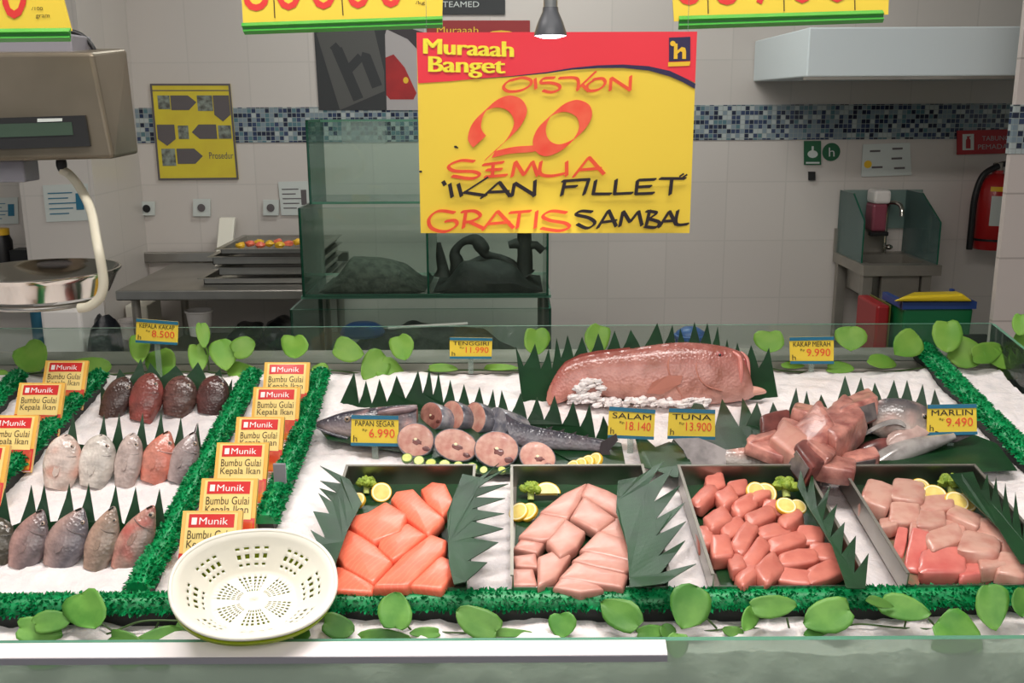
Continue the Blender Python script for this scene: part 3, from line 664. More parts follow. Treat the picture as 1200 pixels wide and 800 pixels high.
build('soap_bottle', MB().box((q.x - w_ / 2, 5.06, zb_), (q.x + w_ / 2, 5.17, q.z)), 'pinksoap', sd, bevel=.012)
build('dispenser_top', MB().box((q.x - w_ / 2, 5.05, q.z), (q.x + w_ / 2 + .01, 5.17, hy(1029, 222, 5.1).z)), 'white', sd, bevel=.015)
build('push_lever', MB().box((q.x - .05, 5.03, zb_ - .02), (q.x + .04, 5.07, zb_)), 'dark', sd, bevel=.004)
# ------------------------------------------------------------------ bins at the right
yG = 4.05
g0 = hy(1058, 380, yG).x; g1 = min(hy(1163, 380, yG).x, cx0 - .01); gz1 = hy(1110, 353, yG).z
gb = thing('green_crate', ((g0 + g1) / 2, 4.15, 0), 'green plastic crate bin with a blue rim beside the column', 'bin')
build('crate_body', MB().box8([(g0 + .02, yG + .02, 0), (g1 - .02, yG + .02, 0), (g1 - .02, 4.24, 0), (g0 + .02, 4.24, 0)], [(g0, yG, gz1 - .03), (g1, yG, gz1 - .03), (g1, 4.27, gz1 - .03), (g0, 4.27, gz1 - .03)]), 'greenbin', gb, bevel=.01)
mb = MB(); zz1 = gz1
mb.box((g0 - .012, yG - .012, zz1 - .03), (g1 + .005, yG + .01, zz1));  mb.box((g0 - .012, yG, zz1 - .03), (g0 + .01, 4.27, zz1)); mb.box((g1 - .012, yG, zz1 - .03), (g1 + .005, 4.27, zz1))
build('crate_rim', mb, 'bluerim', gb)
q9 = hy(1118, 338, 4.3); build('back_panel', MB().box((q9.x, 4.285, .0), (g1, 4.30, q9.z - .012)), 'hood', gb); build('back_panel_rim', MB().box((q9.x - .005, 4.28, q9.z - .012), (g1 + .004, 4.305, q9.z)), 'bluerim', gb)
build('wire_basket_front', MB().box((g0 + .35, yG - .004, .25), (g1 - .03, yG + .012, gz1 - .14)), 'dark', gb)
l = [hy(*p, 4.0) for p in ((1048, 351), (1062, 344), (1090, 341), (1122, 341), (1142, 350), (1100, 352))]
simple('yellow_lid', MB().box8([hy(1046, 353, 4.0), hy(1140, 353, 4.0), hy(1140, 352, 4.25) , hy(1054, 352, 4.25)], [hy(1060, 347, 4.0), hy(1128, 344, 4.0), hy(1120, 341, 4.25), hy(1072, 342, 4.25)]), 'yellowlid', 'yellow plastic lid lying on the green crate', 'lid', bevel=.01)
simple('red_bin', MB().box((hy(1022, 370, 4.2).x, 4.15, 0), (hy(1037, 370, 4.2).x, 4.4, hy(1030, 358, 4.15).z)), 'redp', 'narrow red plastic bin under the wash basin', 'bin', bevel=.01)
simple('olive_bin', MB().box((hy(1038.5, 370, 4.2).x, 4.15, 0), (g0 - .02, 4.4, hy(1045, 357, 4.15).z)), mat('olive plastic', (96, 92, 30), .45), 'olive yellow plastic bin between the red bin and the green crate', 'bin', bevel=.01)
# ------------------------------------------------------------------ hanging scale
yS = 2.05
fr = [hy(*p, yS) for p in ((-70, 62), (108, 61), (134, 186), (-80, 191))]
bk_ = [hy(*p, yS + .17) for p in ((-50, 57), (149, 57), (163, 180), (-60, 186))]
sc_o = thing('hanging_scale', (fr[0] + fr[2]) / 2, 'big grey hanging scale head with dark display above a steel pan', 'scale')
build('scale_head', MB().box8([fr[3], fr[2], bk_[2], bk_[3]], [fr[0], fr[1], bk_[1], bk_[0]]), mat('scale metal', (142, 132, 116), .36, metal=.65, var=(2.6, .8, (98, 90, 74))), sc_o, bevel=.008, seg=3)
SCP = Pl(fr[0], (fr[1] - fr[0]).cross(fr[3] - fr[0]))
if SCP.n.y > 0: SCP.n = -SCP.n
def onsc(poly, d): return [SCP.hit(x, y, d) for x, y in poly]
bz_ = build('display_panel', MB().prism(onsc([(-60, 177), (107, 171), (101, 135), (-60, 140)], .001), SCP.n * .006), 'lcd_bezel', sc_o, bevel=.002)
build('display_screen', MB().prism(onsc([(-60, 163), (86, 158), (84, 143), (-60, 147)], .0075), SCP.n * .001), 'lcd', bz_)
build('display_label', MB().prism(onsc([(44, 143), (73, 142), (73, 138.5), (44, 139)], .0075), SCP.n * .001), 'paper', bz_)
yH = yS + .1
hang = hy(72, 192, yH)
build('hook', MB().blob(hang, ((.011, 0, 0), (0, .011, 0), (0, 0, .02))), 'dark', sc_o)
build('hook_stem', MB().tube([hang, hang + Vector((0, 0, .05))], .006, 8), 'dark', sc_o)
yP = yS + .1
pc = hy(50, 315, yP); pr = 84 * pxsize(pc)
armp = [hy(p[0], p[1], yP - .17 * min(1, max(0, (p[1] - 205) / 90))) for p in cat_rom([(72, 199), (82, 205), (95, 222), (107, 248), (113, 280), (120, 318), (121, 336), (116, 350), (104, 359), (92, 361)], 5)]
build('pan_arm', MB().tube(armp, .0095, 10), 'tubearm', sc_o)
pan_h = .060
build('pan', MB().lathe([(0, .003), (pr * .55, .003), (pr * .82, .014), (pr * .95, .05), (pr, pan_h), (pr * 1.03, pan_h), (pr * 1.03, pan_h - .004), (pr * .97, .046), (pr * .85, .008), (pr * .55, 0), (0, 0)], pc - Vector((0, 0, pan_h)), 64), 'chrome', sc_o)
build('pan_support', MB().tube([pc + Vector((pr * .75 * math.cos(i * math.pi / 12), pr * .75 * math.sin(i * math.pi / 12), -pan_h - .006)) for i in range(25)], .006, 8), 'steel', sc_o)
q0, q1 = hy(-30, 214, yS + .06), hy(27, 190, yS + .06); build('junction_box', MB().box((q0.x, yS + .06, q0.z), (q1.x, yS + .13, q1.z + .004)), 'railgrey', sc_o, bevel=.004)
a = hy(20, 60, yS + .1); build('scale_mount', MB().box((a.x - .2, yS + .04, a.z - .03), (hy(95, 60, yS + .08).x, yS + .14, hy(60, 42, yS + .1).z)), 'railgrey', sc_o, bevel=.004)
build('scale_cable', MB().tube([hy(*p, yS + .12) for p in cat_rom([(60, 34), (84, 37), (98, 43), (108, 54), (112, 64)], 5)], .005, 8), 'dark', sc_o)
build('hanging_rod', MB().tube([(a.x - .05, yS + .1, a.z), (a.x - .05, yS + .1, 3.2)], .012, 8), 'steel_dull', sc_o)
# ------------------------------------------------------------------ hanging price boards
def board(y, card, railp, digits, label, seams, small=None, lean=0):
    pl = Pl((0, y, 0), (0, -math.cos(lean), math.sin(lean)))
    H = lambda x, yy, d=0: pl.hit(x, yy, d)
    o = thing('price_board_sign', H(*railp[3]), label, 'price board', 'hanging price boards')
    build('card', MB().prism([H(*p) for p in card], pl.n * -.004), 'yellow', o)
    r = [H(*p) for p in railp]
    mid = [(r[0] * (1 - t) + r[3] * t, r[1] * (1 - t) + r[2] * t) for t in (0, .28, .5, .72, 1)]
    mb = MB()
    prof = [.006, .014, .008, .014, .006]
    lo = [m[0] + pl.n * d for m, d in zip(mid, prof)]; hi = [m[1] + pl.n * d for m, d in zip(mid, prof)]
    k = len(lo)
    mb.add(lo + hi, [(i, i + 1, k + i + 1, k + i) for i in range(k - 1)] + [tuple(range(k)), tuple(range(2 * k - 1, k - 1, -1)), (0, k, 2 * k - 1, k - 1)], 0)
    build('bottom_rail', mb, 'grn_rail', o)
    g = MB(); g.prism([mid[2][0] + pl.n * .0085 - Vector((0, 0, .003)), mid[2][1] + pl.n * .0085 - Vector((0, 0, .003)), mid[2][1] + pl.n * .0085 + Vector((0, 0, .003)), mid[2][0] + pl.n * .0085 + Vector((0, 0, .003))], pl.n * .0015)
    build('rail_groove', g, 'grn_rail_dk', o)
    for ch, (x0, y0, x1, y1) in digits:
        f = MB(); write(f, ch, lambda u, v: H(x0 + (x1 - x0) * u, y1 + (y0 - y1) * v, .0012)); build('digit_card', f, 'digit', o)
    f = MB()
    for (xa, ya, xb, yb) in seams: f.add([H(xa - .6, ya, .001), H(xa + .6, ya, .001), H(xb + .6, yb, .001), H(xb - .6, yb, .001)], [(0, 1, 2, 3)])
    if seams: build('card_seam', f, 'brown', o)
    if small:
        f = MB()
        for body, (x0, y0, x1, y1) in small: write(f, body, lambda u, v: H(x0 + (x1 - x0) * u, y1 + (y0 - y1) * v, .0012))
        build('small_print', f, 'brown', o)
    for x in (card[0][0] * .8 + card[1][0] * .2, card[0][0] * .2 + card[1][0] * .8):
        p = H(x, card[0][1] + 4, -.006); build('hanging_rod', MB().tube([p, Vector((p.x, p.y, 3.2))], .0025, 6), 'steel_dull', o)
    return o
board(1.95, [(280, -60), (521, -64), (518, 23), (285, 31)], [(284, 27), (519, 19), (519, 33), (288, 41)], [('8', (285, -46, 315, 13)), ('0', (322, -46, 354, 12)), ('0', (363, -47, 395, 11)), ('0', (404, -48, 435, 10)), ('0', (443, -49, 473, 9))], 'bright yellow price board with red digits hanging above the dark fish poster', [(319, -40, 322, 21), (398, -40, 402, 18)], [('/kg', (487, 1, 498, 6))])
board(1.9, [(784, -62), (1044, -66), (1041, 17), (790, 25)], [(795, 19), (1033, 12), (1033, 27), (794, 35)], [('8', (793, -50, 822, 6)), ('6', (836, -50, 867, 6)), ('7', (883, -51, 915, 5)), ('0', (925, -53, 955, 4)), ('0', (966, -53, 996, 3))], 'yellow price board with red digits hanging in front of the white hood', [(829, -40, 830, 16), (918, -40, 919, 13), (1001, -40, 1002, 12)])
board(1.72, [(-120, -70), (56, -70), (84, 36), (-120, 37)], [(-120, 35), (85, 33), (85, 49), (-120, 51)], [('0', (1, -50, 32, 22)), ('5', (-40, -50, -8, 22))], 'amber price board with a red zero hanging in front of the scale head', [], [('/100', (37, 8, 50, 12)), ('gram', (42, 17, 58, 22))])
# ------------------------------------------------------------------ the discount sign
SP = Pl((0, 1.70, 0), (0, -1, 0))
H = lambda x, y, d=0: SP.hit(x, y, d)
ds = thing('discount_sign', H(650, 273), 'large yellow hanging sign with a red header and hand lettered discount of 20', 'sign')
build('card', MB().prism([H(*p) for p in ((493, 273), (808, 273), (817, 37), (488, 38))], SP.n * -.003), 'yellow', ds)
arc = [(490, 97.5), (530, 95), (560, 92), (600, 89), (640, 84.5), (670, 79.5), (700, 76.5), (730, 75.5), (760, 77.5), (785, 83), (800, 90), (815, 98)]
build('red_header', MB().add([H(x, y, .0008) for x, y in [(488, 38), (817, 37)] + [(814.6, 97)] + arc[-2::-1]], [tuple(range(2 + len(arc)))]), 'red', ds)
arc2 = [(560, 92.3), (600, 89.6), (640, 86), (670, 81.8), (700, 79.8), (730, 79.5), (760, 82.5), (785, 89.5), (800, 96), (814.4, 104)]
build('navy_arc', MB().add([H(x, y, .0014) for x, y in arc[2:]] + [H(x, y, .0014) for x, y in arc2[::-1]], [(i, i + 1, 18 - i, 19 - i) for i in range(9)]), 'navy', ds)
f = MB()
write(f, 'Muraaah', lambda u, v: H(497 + 104 * u, 63 - 18 * v + 4 * u, .0022)); write(f, 'Banget', lambda u, v: H(503 + 88 * u, 90 - 24 * v + 2 * u, .0022))
for ii, dx in enumerate((.7, -.7, 1.4, -1.3)):
    dd = .0018 - ii * .0001
    write(f, 'Muraaah', lambda u, v: H(497 + dx + 104 * u, 63 - 18 * v + 4 * u, dd)); write(f, 'Banget', lambda u, v: H(503 + dx + 88 * u, 90 - 24 * v + 2 * u, dd))
build('header_lettering', f, 'yellowtext', ds)
lo_ = build('emblem_square', MB().add([H(x, y, .0016) for x, y in ((784, 44), (809, 43), (809, 71), (784, 72))], [(0, 1, 2, 3)]), 'navy', ds)
f = MB(); f.add([H(x, y, .0016) for x, y in ((783, 73), (809, 72), (808, 77), (783, 78))], [(0, 1, 2, 3)])
for q in ([(790, 51), (794, 51), (794, 69), (789.5, 69)], [(794, 59), (799, 55), (803, 56), (804, 60), (804, 69), (799.5, 69), (799.5, 61), (797.5, 60), (794, 63)], ): f.add([H(x, y, .0022) for x, y in q], [tuple(range(len(q)))])
f.add([H(788.5 + 3.2 * math.cos(t * .4), 51 + 3.2 * math.sin(t * .4), .0024) for t in range(16)], [tuple(range(16))]); build('emblem_letter', f, 'yellow_dk', lo_)
HS = lambda x, y: H(x, y, .0020)
# 20, broad pen
f = MB()
nib(f, [(562, 166), (556, 156), (560, 140), (572, 126), (588, 119), (603, 123), (610, 136), (604, 152), (592, 166), (578, 178), (575, 182)], (7.6, -7), HS, 0)
nib(f, [(578, 181), (600, 176), (625, 174), (640, 170)], (2, -4), HS, 0)
nib(f, [(650, 131), (638, 143), (632, 158), (636, 171), (648, 176), (664, 170), (678, 158), (686, 143), (683, 130), (670, 124), (657, 127), (648, 133)], (7.6, -7), HS, 0)
build('number_lettering', f, 'inkred', ds)
f = MB(); A = (1.5, -1.1)
for s in ([(607, 92), (596, 95), (590, 102), (596, 107), (610, 106), (621, 100), (622, 94), (612, 91), (600, 94)], [(627, 92), (628, 104)], [(650, 91), (637, 92), (634, 97), (645, 97), (655, 100), (655, 105), (646, 108), (636, 106)],
          [(655, 91.5), (676, 92), (677, 106)], [(698, 84), (680, 101), (676, 104)], [(682, 99), (690, 107)], [(697, 93), (688, 100), (690, 106), (701, 105), (709, 98), (706, 92), (695, 93)], [(715, 106), (716, 91)], [(716, 91), (739, 106)], [(738, 106), (739, 89)]):
    nib(f, s, A, HS, 1.0)
build('red_lettering', f, 'inkorange', ds)
f = MB(); A = (1.9, -1.3)
for s in ([(556, 189), (540, 188), (526, 194), (532, 200), (555, 201), (562, 205), (552, 209), (530, 206)], [(578, 191), (577, 206)], [(566, 193), (590, 190)], [(570, 199), (588, 198)], [(568, 207), (594, 205)], [(600, 207), (604, 189)], [(604, 189), (614, 205)], [(614, 205), (624, 189)], [(624, 189), (630, 206)],
          [(634, 189), (633, 203), (645, 206), (662, 203)], [(664, 189), (664, 206)], [(672, 207), (690, 184)], [(690, 184), (708, 204)], [(678, 199), (704, 197)]):
    nib(f, s, A, HS, 1.0)
build('red_lettering', f, 'inkorange', ds)
f = MB(); A = (2.0, -1.3)
for s in ([(519, 212), (522, 217)], [(527, 215), (530, 231)], [(537, 215), (541, 230)], [(571, 208), (543, 226)], [(543, 225), (570, 229)], [(564, 232), (585, 213)], [(585, 213), (598, 230)], [(572, 225), (596, 224)], [(600, 230), (603, 214)], [(603, 214), (627, 229)], [(626, 230), (627, 211)],
          [(658, 229), (662, 212)], [(659, 212), (690, 210)], [(660, 219), (676, 218)], [(684, 228), (690, 210)], [(698, 211), (695, 227), (716, 227)], [(722, 210), (720, 227), (741, 226)], [(747, 211), (745, 227), (766, 226)], [(747, 211), (768, 210)], [(746, 219), (763, 218)], [(773, 209), (803, 209)], [(787, 210), (785, 228)], [(797, 206), (800, 204)], [(801, 207), (804, 205)]):
    nib(f, s, A, HS, 1.0, curve=False)
build('black_lettering', f, 'inkblack', ds)
f = MB(); A = (1.9, -1.3)
for s in ([(533, 249), (514, 247), (503, 256), (506, 267), (522, 271), (535, 264), (533, 258), (522, 259)], [(543, 267), (546, 248)], [(541, 248), (556, 247), (563, 253), (552, 259), (544, 260)], [(551, 260), (566, 267)], [(566, 269), (583, 247)], [(583, 247), (602, 267)], [(572, 262), (597, 260)], [(597, 249), (622, 247)], [(609, 249), (606, 267)], [(629, 247), (627, 267)], [(664, 249), (646, 247), (636, 253), (645, 258), (662, 261), (667, 266), (655, 270), (634, 267)]):
    nib(f, s, A, HS, 1.0)
build('red_lettering', f, 'inkorange', ds)
f = MB(); A = (1.9, -1.3)
for s in ([(694, 248), (681, 247), (675, 251), (690, 255), (697, 261), (688, 267), (676, 262)], [(700, 267), (713, 246)], [(713, 246), (722, 265)], [(706, 260), (722, 258)], [(726, 265), (730, 247)], [(730, 247), (738, 260)], [(738, 260), (748, 247)], [(748, 247), (752, 264)], [(761, 246), (757, 264)], [(757, 247), (769, 249), (760, 256)], [(760, 256), (772, 260), (768, 266), (755, 265)], [(772, 266), (784, 247)], [(784, 247), (792, 263)], [(776, 259), (792, 258)], [(794, 246), (792, 262), (806, 262)]):
    nib(f, s, A, HS, 1.0)
build('black_lettering', f, 'inkblack', ds)
f = MB()
for x, y, r in ((534, 172, 2.2), (493, 201, 2), (536, 173, 1.4)): f.add([H(x + r * math.cos(t), y + r * .7 * math.sin(t), .001) for t in (0, 1, 2, 3, 4, 5)], [tuple(range(6))])
build('ink_blot', f, 'inkblack', ds)
for x in (500, 806):
    p = H(x, 40, -.0015); build('hanging_thread', MB().tube([p, Vector((p.x, p.y, 3.2))], .0005, 5), 'clear', ds)
# pendant spot lamp
lp = hy(645, 43, 1.52); ls = pxsize(lp)
pl_ = thing('pendant_lamp', lp, 'grey pendant spot lamp glowing just above the discount sign', 'lamp')
build('lamp_shade', MB().lathe([(19 * ls, 0), (19 * ls, 3 * ls), (15 * ls, 15 * ls), (9.5 * ls, 27 * ls), (9 * ls, 32 * ls), (0, 33 * ls)], lp + Vector((0, 0, .001)), 36), 'lamp_grey', pl_)
build('lamp_neck', MB().lathe([(8.2 * ls, 31 * ls), (8.2 * ls, 90 * ls), (0, 90 * ls)], lp, 28), mat('lamp neck', (150, 152, 150), .3, metal=.6), pl_)
build('light_bulb', MB().lathe([(0, -2.4 * ls), (10 * ls, -1.4 * ls), (18 * ls, 1 * ls), (18.6 * ls, 3 * ls)], lp, 32), 'lamp_face', pl_)
build('hanging_rod', MB().tube([lp + Vector((0, 0, 88 * ls)), Vector((lp.x, lp.y, 3.2))], .004, 8), 'dark', pl_)
# ------------------------------------------------------------------ the counter
XL, XR = -1.75, 1.135
yF, yBk = 1.28, 2.33
zf = hy(600, 747, yF).z; zg = hy(600, 382, yBk).z; zl = ice_z(2.25) + .002
fc = thing('display_counter', (0, yF, 0), 'glass fronted fish display counter filled with crushed ice', 'counter')
build('cabinet_body', MB().box((XL, yF + .002, 0), (XR, yBk + .12, .62)), 'counter', fc)
build('back_panel', MB().box((XL, 2.262, .62), (XR, yBk + .12, zl - .028)), 'steel_dull', fc)
build('back_ledge', MB().box((XL, 2.262, zl - .026), (XR, yBk + .14, zl - .004)), 'steel_dull', fc, bevel=.003)
mb = MB(); pane(mb, (XL, yF - .010, .60), (XR, yF, zf), 'y'); build('front_glass', mb, ['glass_front', 'gedge_lt'], fc)
mb = MB(); pane(mb, (XL, yBk, zl - .004), (XR, yBk + .008, zg), 'y'); build('back_glass', mb, ['glass_green', 'gedge_lt'], fc)
mb = MB(); x = XR - .004
mb.prism([(x, yF, .62), (x, yBk, .62), (x, yBk, zg), (x, yF, zf + .06)], (.008, 0, 0), 0, 1); build('side_glass', mb, ['glass_green', 'gedge_lt'], fc)
xr = hy(780, 750, yF - .014).x; zr = hy(600, 768, yF - .034).z
rl = build('ticket_rail', MB().prism([(XL, yF - .012, zf + .003), (XL, yF - .034, zr), (XL, yF - .032, zr - .002), (XL, yF - .0105, zf + .000)], (xr - XL, 0, 0)), 'rail', fc, bevel=.001)
build('rail_lip', MB().box((XL, yF - .035, zr - .010), (xr, yF - .0315, zr - .0005)), 'railgrey', rl)
for k, (px, py) in enumerate([(329, 590)]):
    p = ICE.hit(px, py, -.01); q = ICE.hit(329, 572, .01)
    mb = MB(); mb.box((p.x - .010, p.y, p.z), (p.x + .012, p.y + .006, p.z + .075)); build('divider_clip', mb, 'railgrey', fc, bevel=.001)
# ice: one surface with a lumpy top that runs down behind the front glass
mb = MB(); nx, ny = 230, 120; vs = []
x0, x1 = XL + .01, XR - .012
for j in range(ny + 1):
    for i in range(nx + 1):
        x = x0 + (x1 - x0) * i / nx; w = j / ny; y = yF + .02 + (2.258 - yF - .02) * w
        z = ice_z(y) + .010 * noise.noise((x * 9, y * 9, 0)) + .006 * noise.noise((x * 40, y * 40, 3)) + .0035 * noise.noise((x * 90, y * 90, 5)) - .008
        if w < .05: z -= .006 * (1 - w / .05) ** 2
        vs.append((x, y, z))
fs = [(j * (nx + 1) + i, j * (nx + 1) + i + 1, (j + 1) * (nx + 1) + i + 1, (j + 1) * (nx + 1) + i) for j in range(ny) for i in range(nx)]
mb.add(vs, fs, 0, True)
rows = 14; vs = []
for j in range(rows + 1):
    for i in range(nx + 1):
        t = mb.v[i]; z = t.z + (.625 - t.z) * j / rows
        y = t.y + (-.010 + .010 * noise.noise((t.x * 30, z * 30, 2)) + .005 * noise.noise((t.x * 80, z * 80, 1))) * min(1, j * .6)
        vs.append((t.x, y, z))
mb.add(vs, [(j * (nx + 1) + i, (j + 1) * (nx + 1) + i, (j + 1) * (nx + 1) + i + 1, j * (nx + 1) + i + 1) for j in range(rows) for i in range(nx)], 0, True)
tag(build('crushed_ice', mb, 'ice'), 'bed of white crushed ice filling the counter', 'ice', kind='stuff')
# ------------------------------------------------------------------ green grass dividers
def divider(pxs, wpx, label, hfac=1.0, dens=1.0, name='grass_divider'):
    pts = [ICE.hit(x, y, 0) for x, y in pxs]
    base = (pts[0] + pts[-1]) / 2
    s_ = pxsize(base); hw = wpx * s_ * .5
    L_ = sum((b - a).length for a, b in zip(pts[:-1], pts[1:]))
    o = thing(name, base, label, 'divider', 'green grass dividers')
    mb = MB(); gb_ = MB()
    def at(t):
        d = t * L_
        for a, b in zip(pts[:-1], pts[1:]):
            l = (b - a).length
            if d <= l or b is pts[-1]: return a.lerp(b, min(1, d / l)), (b - a).normalized()
            d -= l
    rr = []
    for k in range(41):
        p, t = at(k / 40); sd_ = t.cross(ICE.n).normalized()
        rr.append([p + sd_ * (hw * .62 * c) + ICE.n * h for c, h in ((-1, -.012), (1, -.012), (1, .014 * hfac), (-1, .014 * hfac))])
    mb.rings(rr, 0, smooth=False); build('divider_base', mb, 'garbase', o)
    r2 = random.Random(len(label) + int(pxs[0][0]))
    rr = []
    for k in range(41):
        p, t = at(k / 40); sd_ = t.cross(ICE.n).normalized()
        rr.append([p + sd_ * (hw * .80 * math.cos(a) ) + ICE.n * ((.014 + .018 * max(0, math.sin(a))) * hfac) for a in [math.pi * 2 * q / 10 for q in range(10)]])
    gb_.rings(rr, 0)
    N = int(L_ * 4600 * dens)
    for k in range(N):
        p, t = at(r2.random()); sd_ = t.cross(ICE.n).normalized()
        a = math.pi * (.02 + .96 * r2.random())
        d = (sd_ * math.cos(a) + ICE.n * math.sin(a) * .95 + t * r2.uniform(-.6, .6)).normalized()
        root = p + sd_ * (hw * .76 * math.cos(a)) + ICE.n * ((.012 + .016 * math.sin(a)) * hfac)
        ln = r2.uniform(.005, .012) * hfac; wd = r2.uniform(.0014, .0028)
        q = d.cross(Vector((r2.uniform(-1, 1), r2.uniform(-1, 1), r2.uniform(-1, 1)))).normalized() * wd
        m_ = root + d * ln * .55 + q.cross(d).normalized() * r2.uniform(-.002, .002); e = root + d * ln + Vector((0, 0, -.002))
        gb_.add([root - q * .7, root + q * .7, m_ + q, e, m_ - q], [(0, 1, 2, 3, 4)])
    g = build('grass_fringe', gb_, 'garland', o)
    g['kind'] = 'stuff'
    return o
divider([(-60, 722), (200, 718), (700, 714), (1000, 712), (1240, 709)], 36, 'long green grass divider along the front of the ice, behind the ivy leaves', name='grass_divider')
divider([(-14, 582), (30, 540), (118, 447)], 27, 'green grass divider between the sloping packet column at the edge and the whole fish')
divider([(-20, 494), (24, 447)], 24, 'short green grass divider beyond the packets at the edge, below the weighing pan')
divider([(163, 702), (215, 605), (262, 512), (297, 445)], 28, 'green grass divider between the whole fish and the long packet column')
divider([(312, 622), (350, 528), (377, 444)], 26, 'green grass divider between the long packet column and the sliced mackerel')
divider([(1079, 414), (1128, 466), (1212, 552)], 30, 'green grass divider slanting down beside the marlin tag')
# the black base boards beside the last divider
p = [ICE.hit(*q, .002) for q in ((1066, 420), (1112, 466), (1200, 562), (1200, 580), (1100, 478), (1062, 432))]
# ------------------------------------------------------------------ frames lying in the ice slope
XH = Vector((1, 0, 0)); VH = Vector((0, math.cos(AL), math.sin(AL))); NH = ICE.n
def ip(x, v, n): return ICE.p + XH * x + VH * v + NH * n
def uv(px, py, h=0):
    p = ICE.hit(px, py, h) - ICE.p; return p.dot(XH), p.dot(VH)
def ibox(mb, a, b, mi=0):
    x0, v0, n0 = a; x1, v1, n1 = b
    return mb.box8([ip(x0, v0, n0), ip(x1, v0, n0), ip(x1, v1, n0), ip(x0, v1, n0)], [ip(x0, v0, n1), ip(x1, v0, n1), ip(x1, v1, n1), ip(x0, v1, n1)], mi)
TRAYS = []
for i, (xb, xr_, lab) in enumerate([(408, 556, 'shallow steel tray of orange salmon pieces, beside the colander'), (600, 752, 'shallow steel tray of pale pink sliced fillets, second from the colander'), (795, 942, 'shallow steel tray of pink tuna chunks, third from the colander'), (985, 1140, 'shallow steel tray of pale marlin cubes, fourth from the colander')]):
    (x0, v1), (x1, _) = uv(xb, 558, .035), uv(xr_, 558, .035)
    v0 = uv(600, 698, .02)[1]; b = .013; t = .002; h = .042; mb = MB()
    ibox(mb, (x0, v0, b), (x1, v1, b + t))
    o = thing('steel_tray', ip((x0 + x1) / 2, (v0 + v1) / 2, b), lab, 'tray', 'steel display trays')
    build('tray_floor', mb, 'steel_dull', o)
    for a, c in (((x0, v0, b), (x0 + t, v1, b + h)), ((x1 - t, v0, b), (x1, v1, b + h)), ((x0, v1 - t, b), (x1, v1, b + h)), ((x0, v0, b), (x1, v0 + t, b + .022))):
        build('side_wall', ibox(MB(), a, c), 'steel', o)
    mb = MB(); l = .003
    for a, c in (((x0 - l, v0, b + h), (x0 + t, v1, b + h + .0025)), ((x1 - t, v0, b + h), (x1 + l, v1, b + h + .0025)), ((x0 - l, v1 - t, b + h), (x1 + l, v1 + l, b + h + .0025))): ibox(mb, a, c)
    build('tray_rim', mb, 'steel_dull', o)
    TRAYS.append((x0, x1, v0, v1))
# ------------------------------------------------------------------ banana leaves
def sheet(name, outline, plane, label, cat='leaf', off=0.0, th=.0012, group=None, m='banana', wave=.0, seed=0):
    "a cut leaf: outline in photo points laid on a plane that stands in the place; given thickness and a slight ripple"
    pts = []
    for (a, b) in zip(outline, outline[1:] + outline[:1]):
        n = max(1, int(math.hypot(b[0] - a[0], b[1] - a[1]) / 12))
        pts += [(a[0] + (b[0] - a[0]) * k / n, a[1] + (b[1] - a[1]) * k / n) for k in range(n)]
    P = []
    for x, y in pts:
        p = plane.hit(x, y, off); P.append(p + plane.n * wave * noise.noise((p.x * 14 + seed, p.y * 14, p.z * 14)))
    mb = MB().prism(P, plane.n * th); o = build(name, mb, m)
    return tag(o, label, cat, group)
def zigzag(tips, drop, base_y, bulge=0.42, w=None):
    "tips: photo points of the tooth tips; drop: depth of the notch between teeth; base_y: line of the foot at both ends"
    top = []
    if w:
        for i, (x, y) in enumerate(tips): top += [(x - w * 1.25, y + drop), (x - w * .42, y + drop * .42), (x, y), (x + w * .3, y + drop * .45), (x + w * .7, y + drop)]
        return top + [base_y[1], base_y[0]]
    for i, (x, y) in enumerate(tips):
        if i:
            px_, py_ = tips[i - 1]; d = drop
            vx, vy = px_ + (x - px_) * bulge, max(y, py_) + d
            top.append((vx, vy)); top.append((vx + (x - vx) * .45 + 0.5, vy + (y - vy) * .4))
        top.append((x, y))
        if i < len(tips) - 1:
            nx_, ny_ = tips[i + 1]
            vx, vy = x + (nx_ - x) * bulge, max(y, ny_) + drop
            top.append((x + (vx - x) * .65, y + (vy - y) * .6))
    (bx0, by0), (bx1, by1) = base_y
    return top + [(bx1, by1), (bx0, by0)]
def fence(tips, drop, base, lean, label, seed=0, extra_l=None, h=0, w=None):
    mx = (base[0][0] + base[1][0]) / 2; my = (base[0][1] + base[1][1]) / 2
    a = ICE.hit(*base[0]); b = ICE.hit(*base[1]); yaw = math.degrees(math.atan2(b.y - a.y, b.x - a.x))
    pl = standing(mx, my, lean, h, yaw)
    return sheet('banana_leaf_strip', zigzag(tips, drop, [(base[0][0], base[0][1] + 6), (base[1][0], base[1][1] + 6)], w=w), pl, label, 'leaf', wave=.003, seed=seed, group='toothed banana leaf strips')
fence([(415, 436), (429, 446), (445, 444), (465, 440), (490, 434), (503, 431), (514, 436), (528, 445), (544, 450), (562, 453), (578, 456), (588, 457), (610, 460), (629, 465), (650, 463), (672, 470), (691, 473), (707, 487)], 27, [(398, 468), (722, 515)], 14, 'long toothed banana leaf strip standing behind the sliced mackerel', 1)
fence([(604, 405), (627, 402), (643, 408), (652, 395), (665, 392), (682, 394), (701, 390), (720, 387), (739, 386), (770, 378), (788, 380), (797, 384), (814, 377), (829, 378), (841, 382), (852, 397), (864, 401), (880, 404), (901, 407)], 24, [(612, 466), (912, 462)], 8, 'toothed banana leaf strip standing behind the big red fish', 2)
fence([(887, 471), (906, 471), (933, 454), (945, 458), (962, 462), (990, 440), (1009, 442), (1025, 448), (1048, 445), (1063, 445), (1081, 450), (1095, 456)], 26, [(868, 505), (1112, 500)], 22, 'toothed banana leaf strip standing behind the cut marlin', 3)
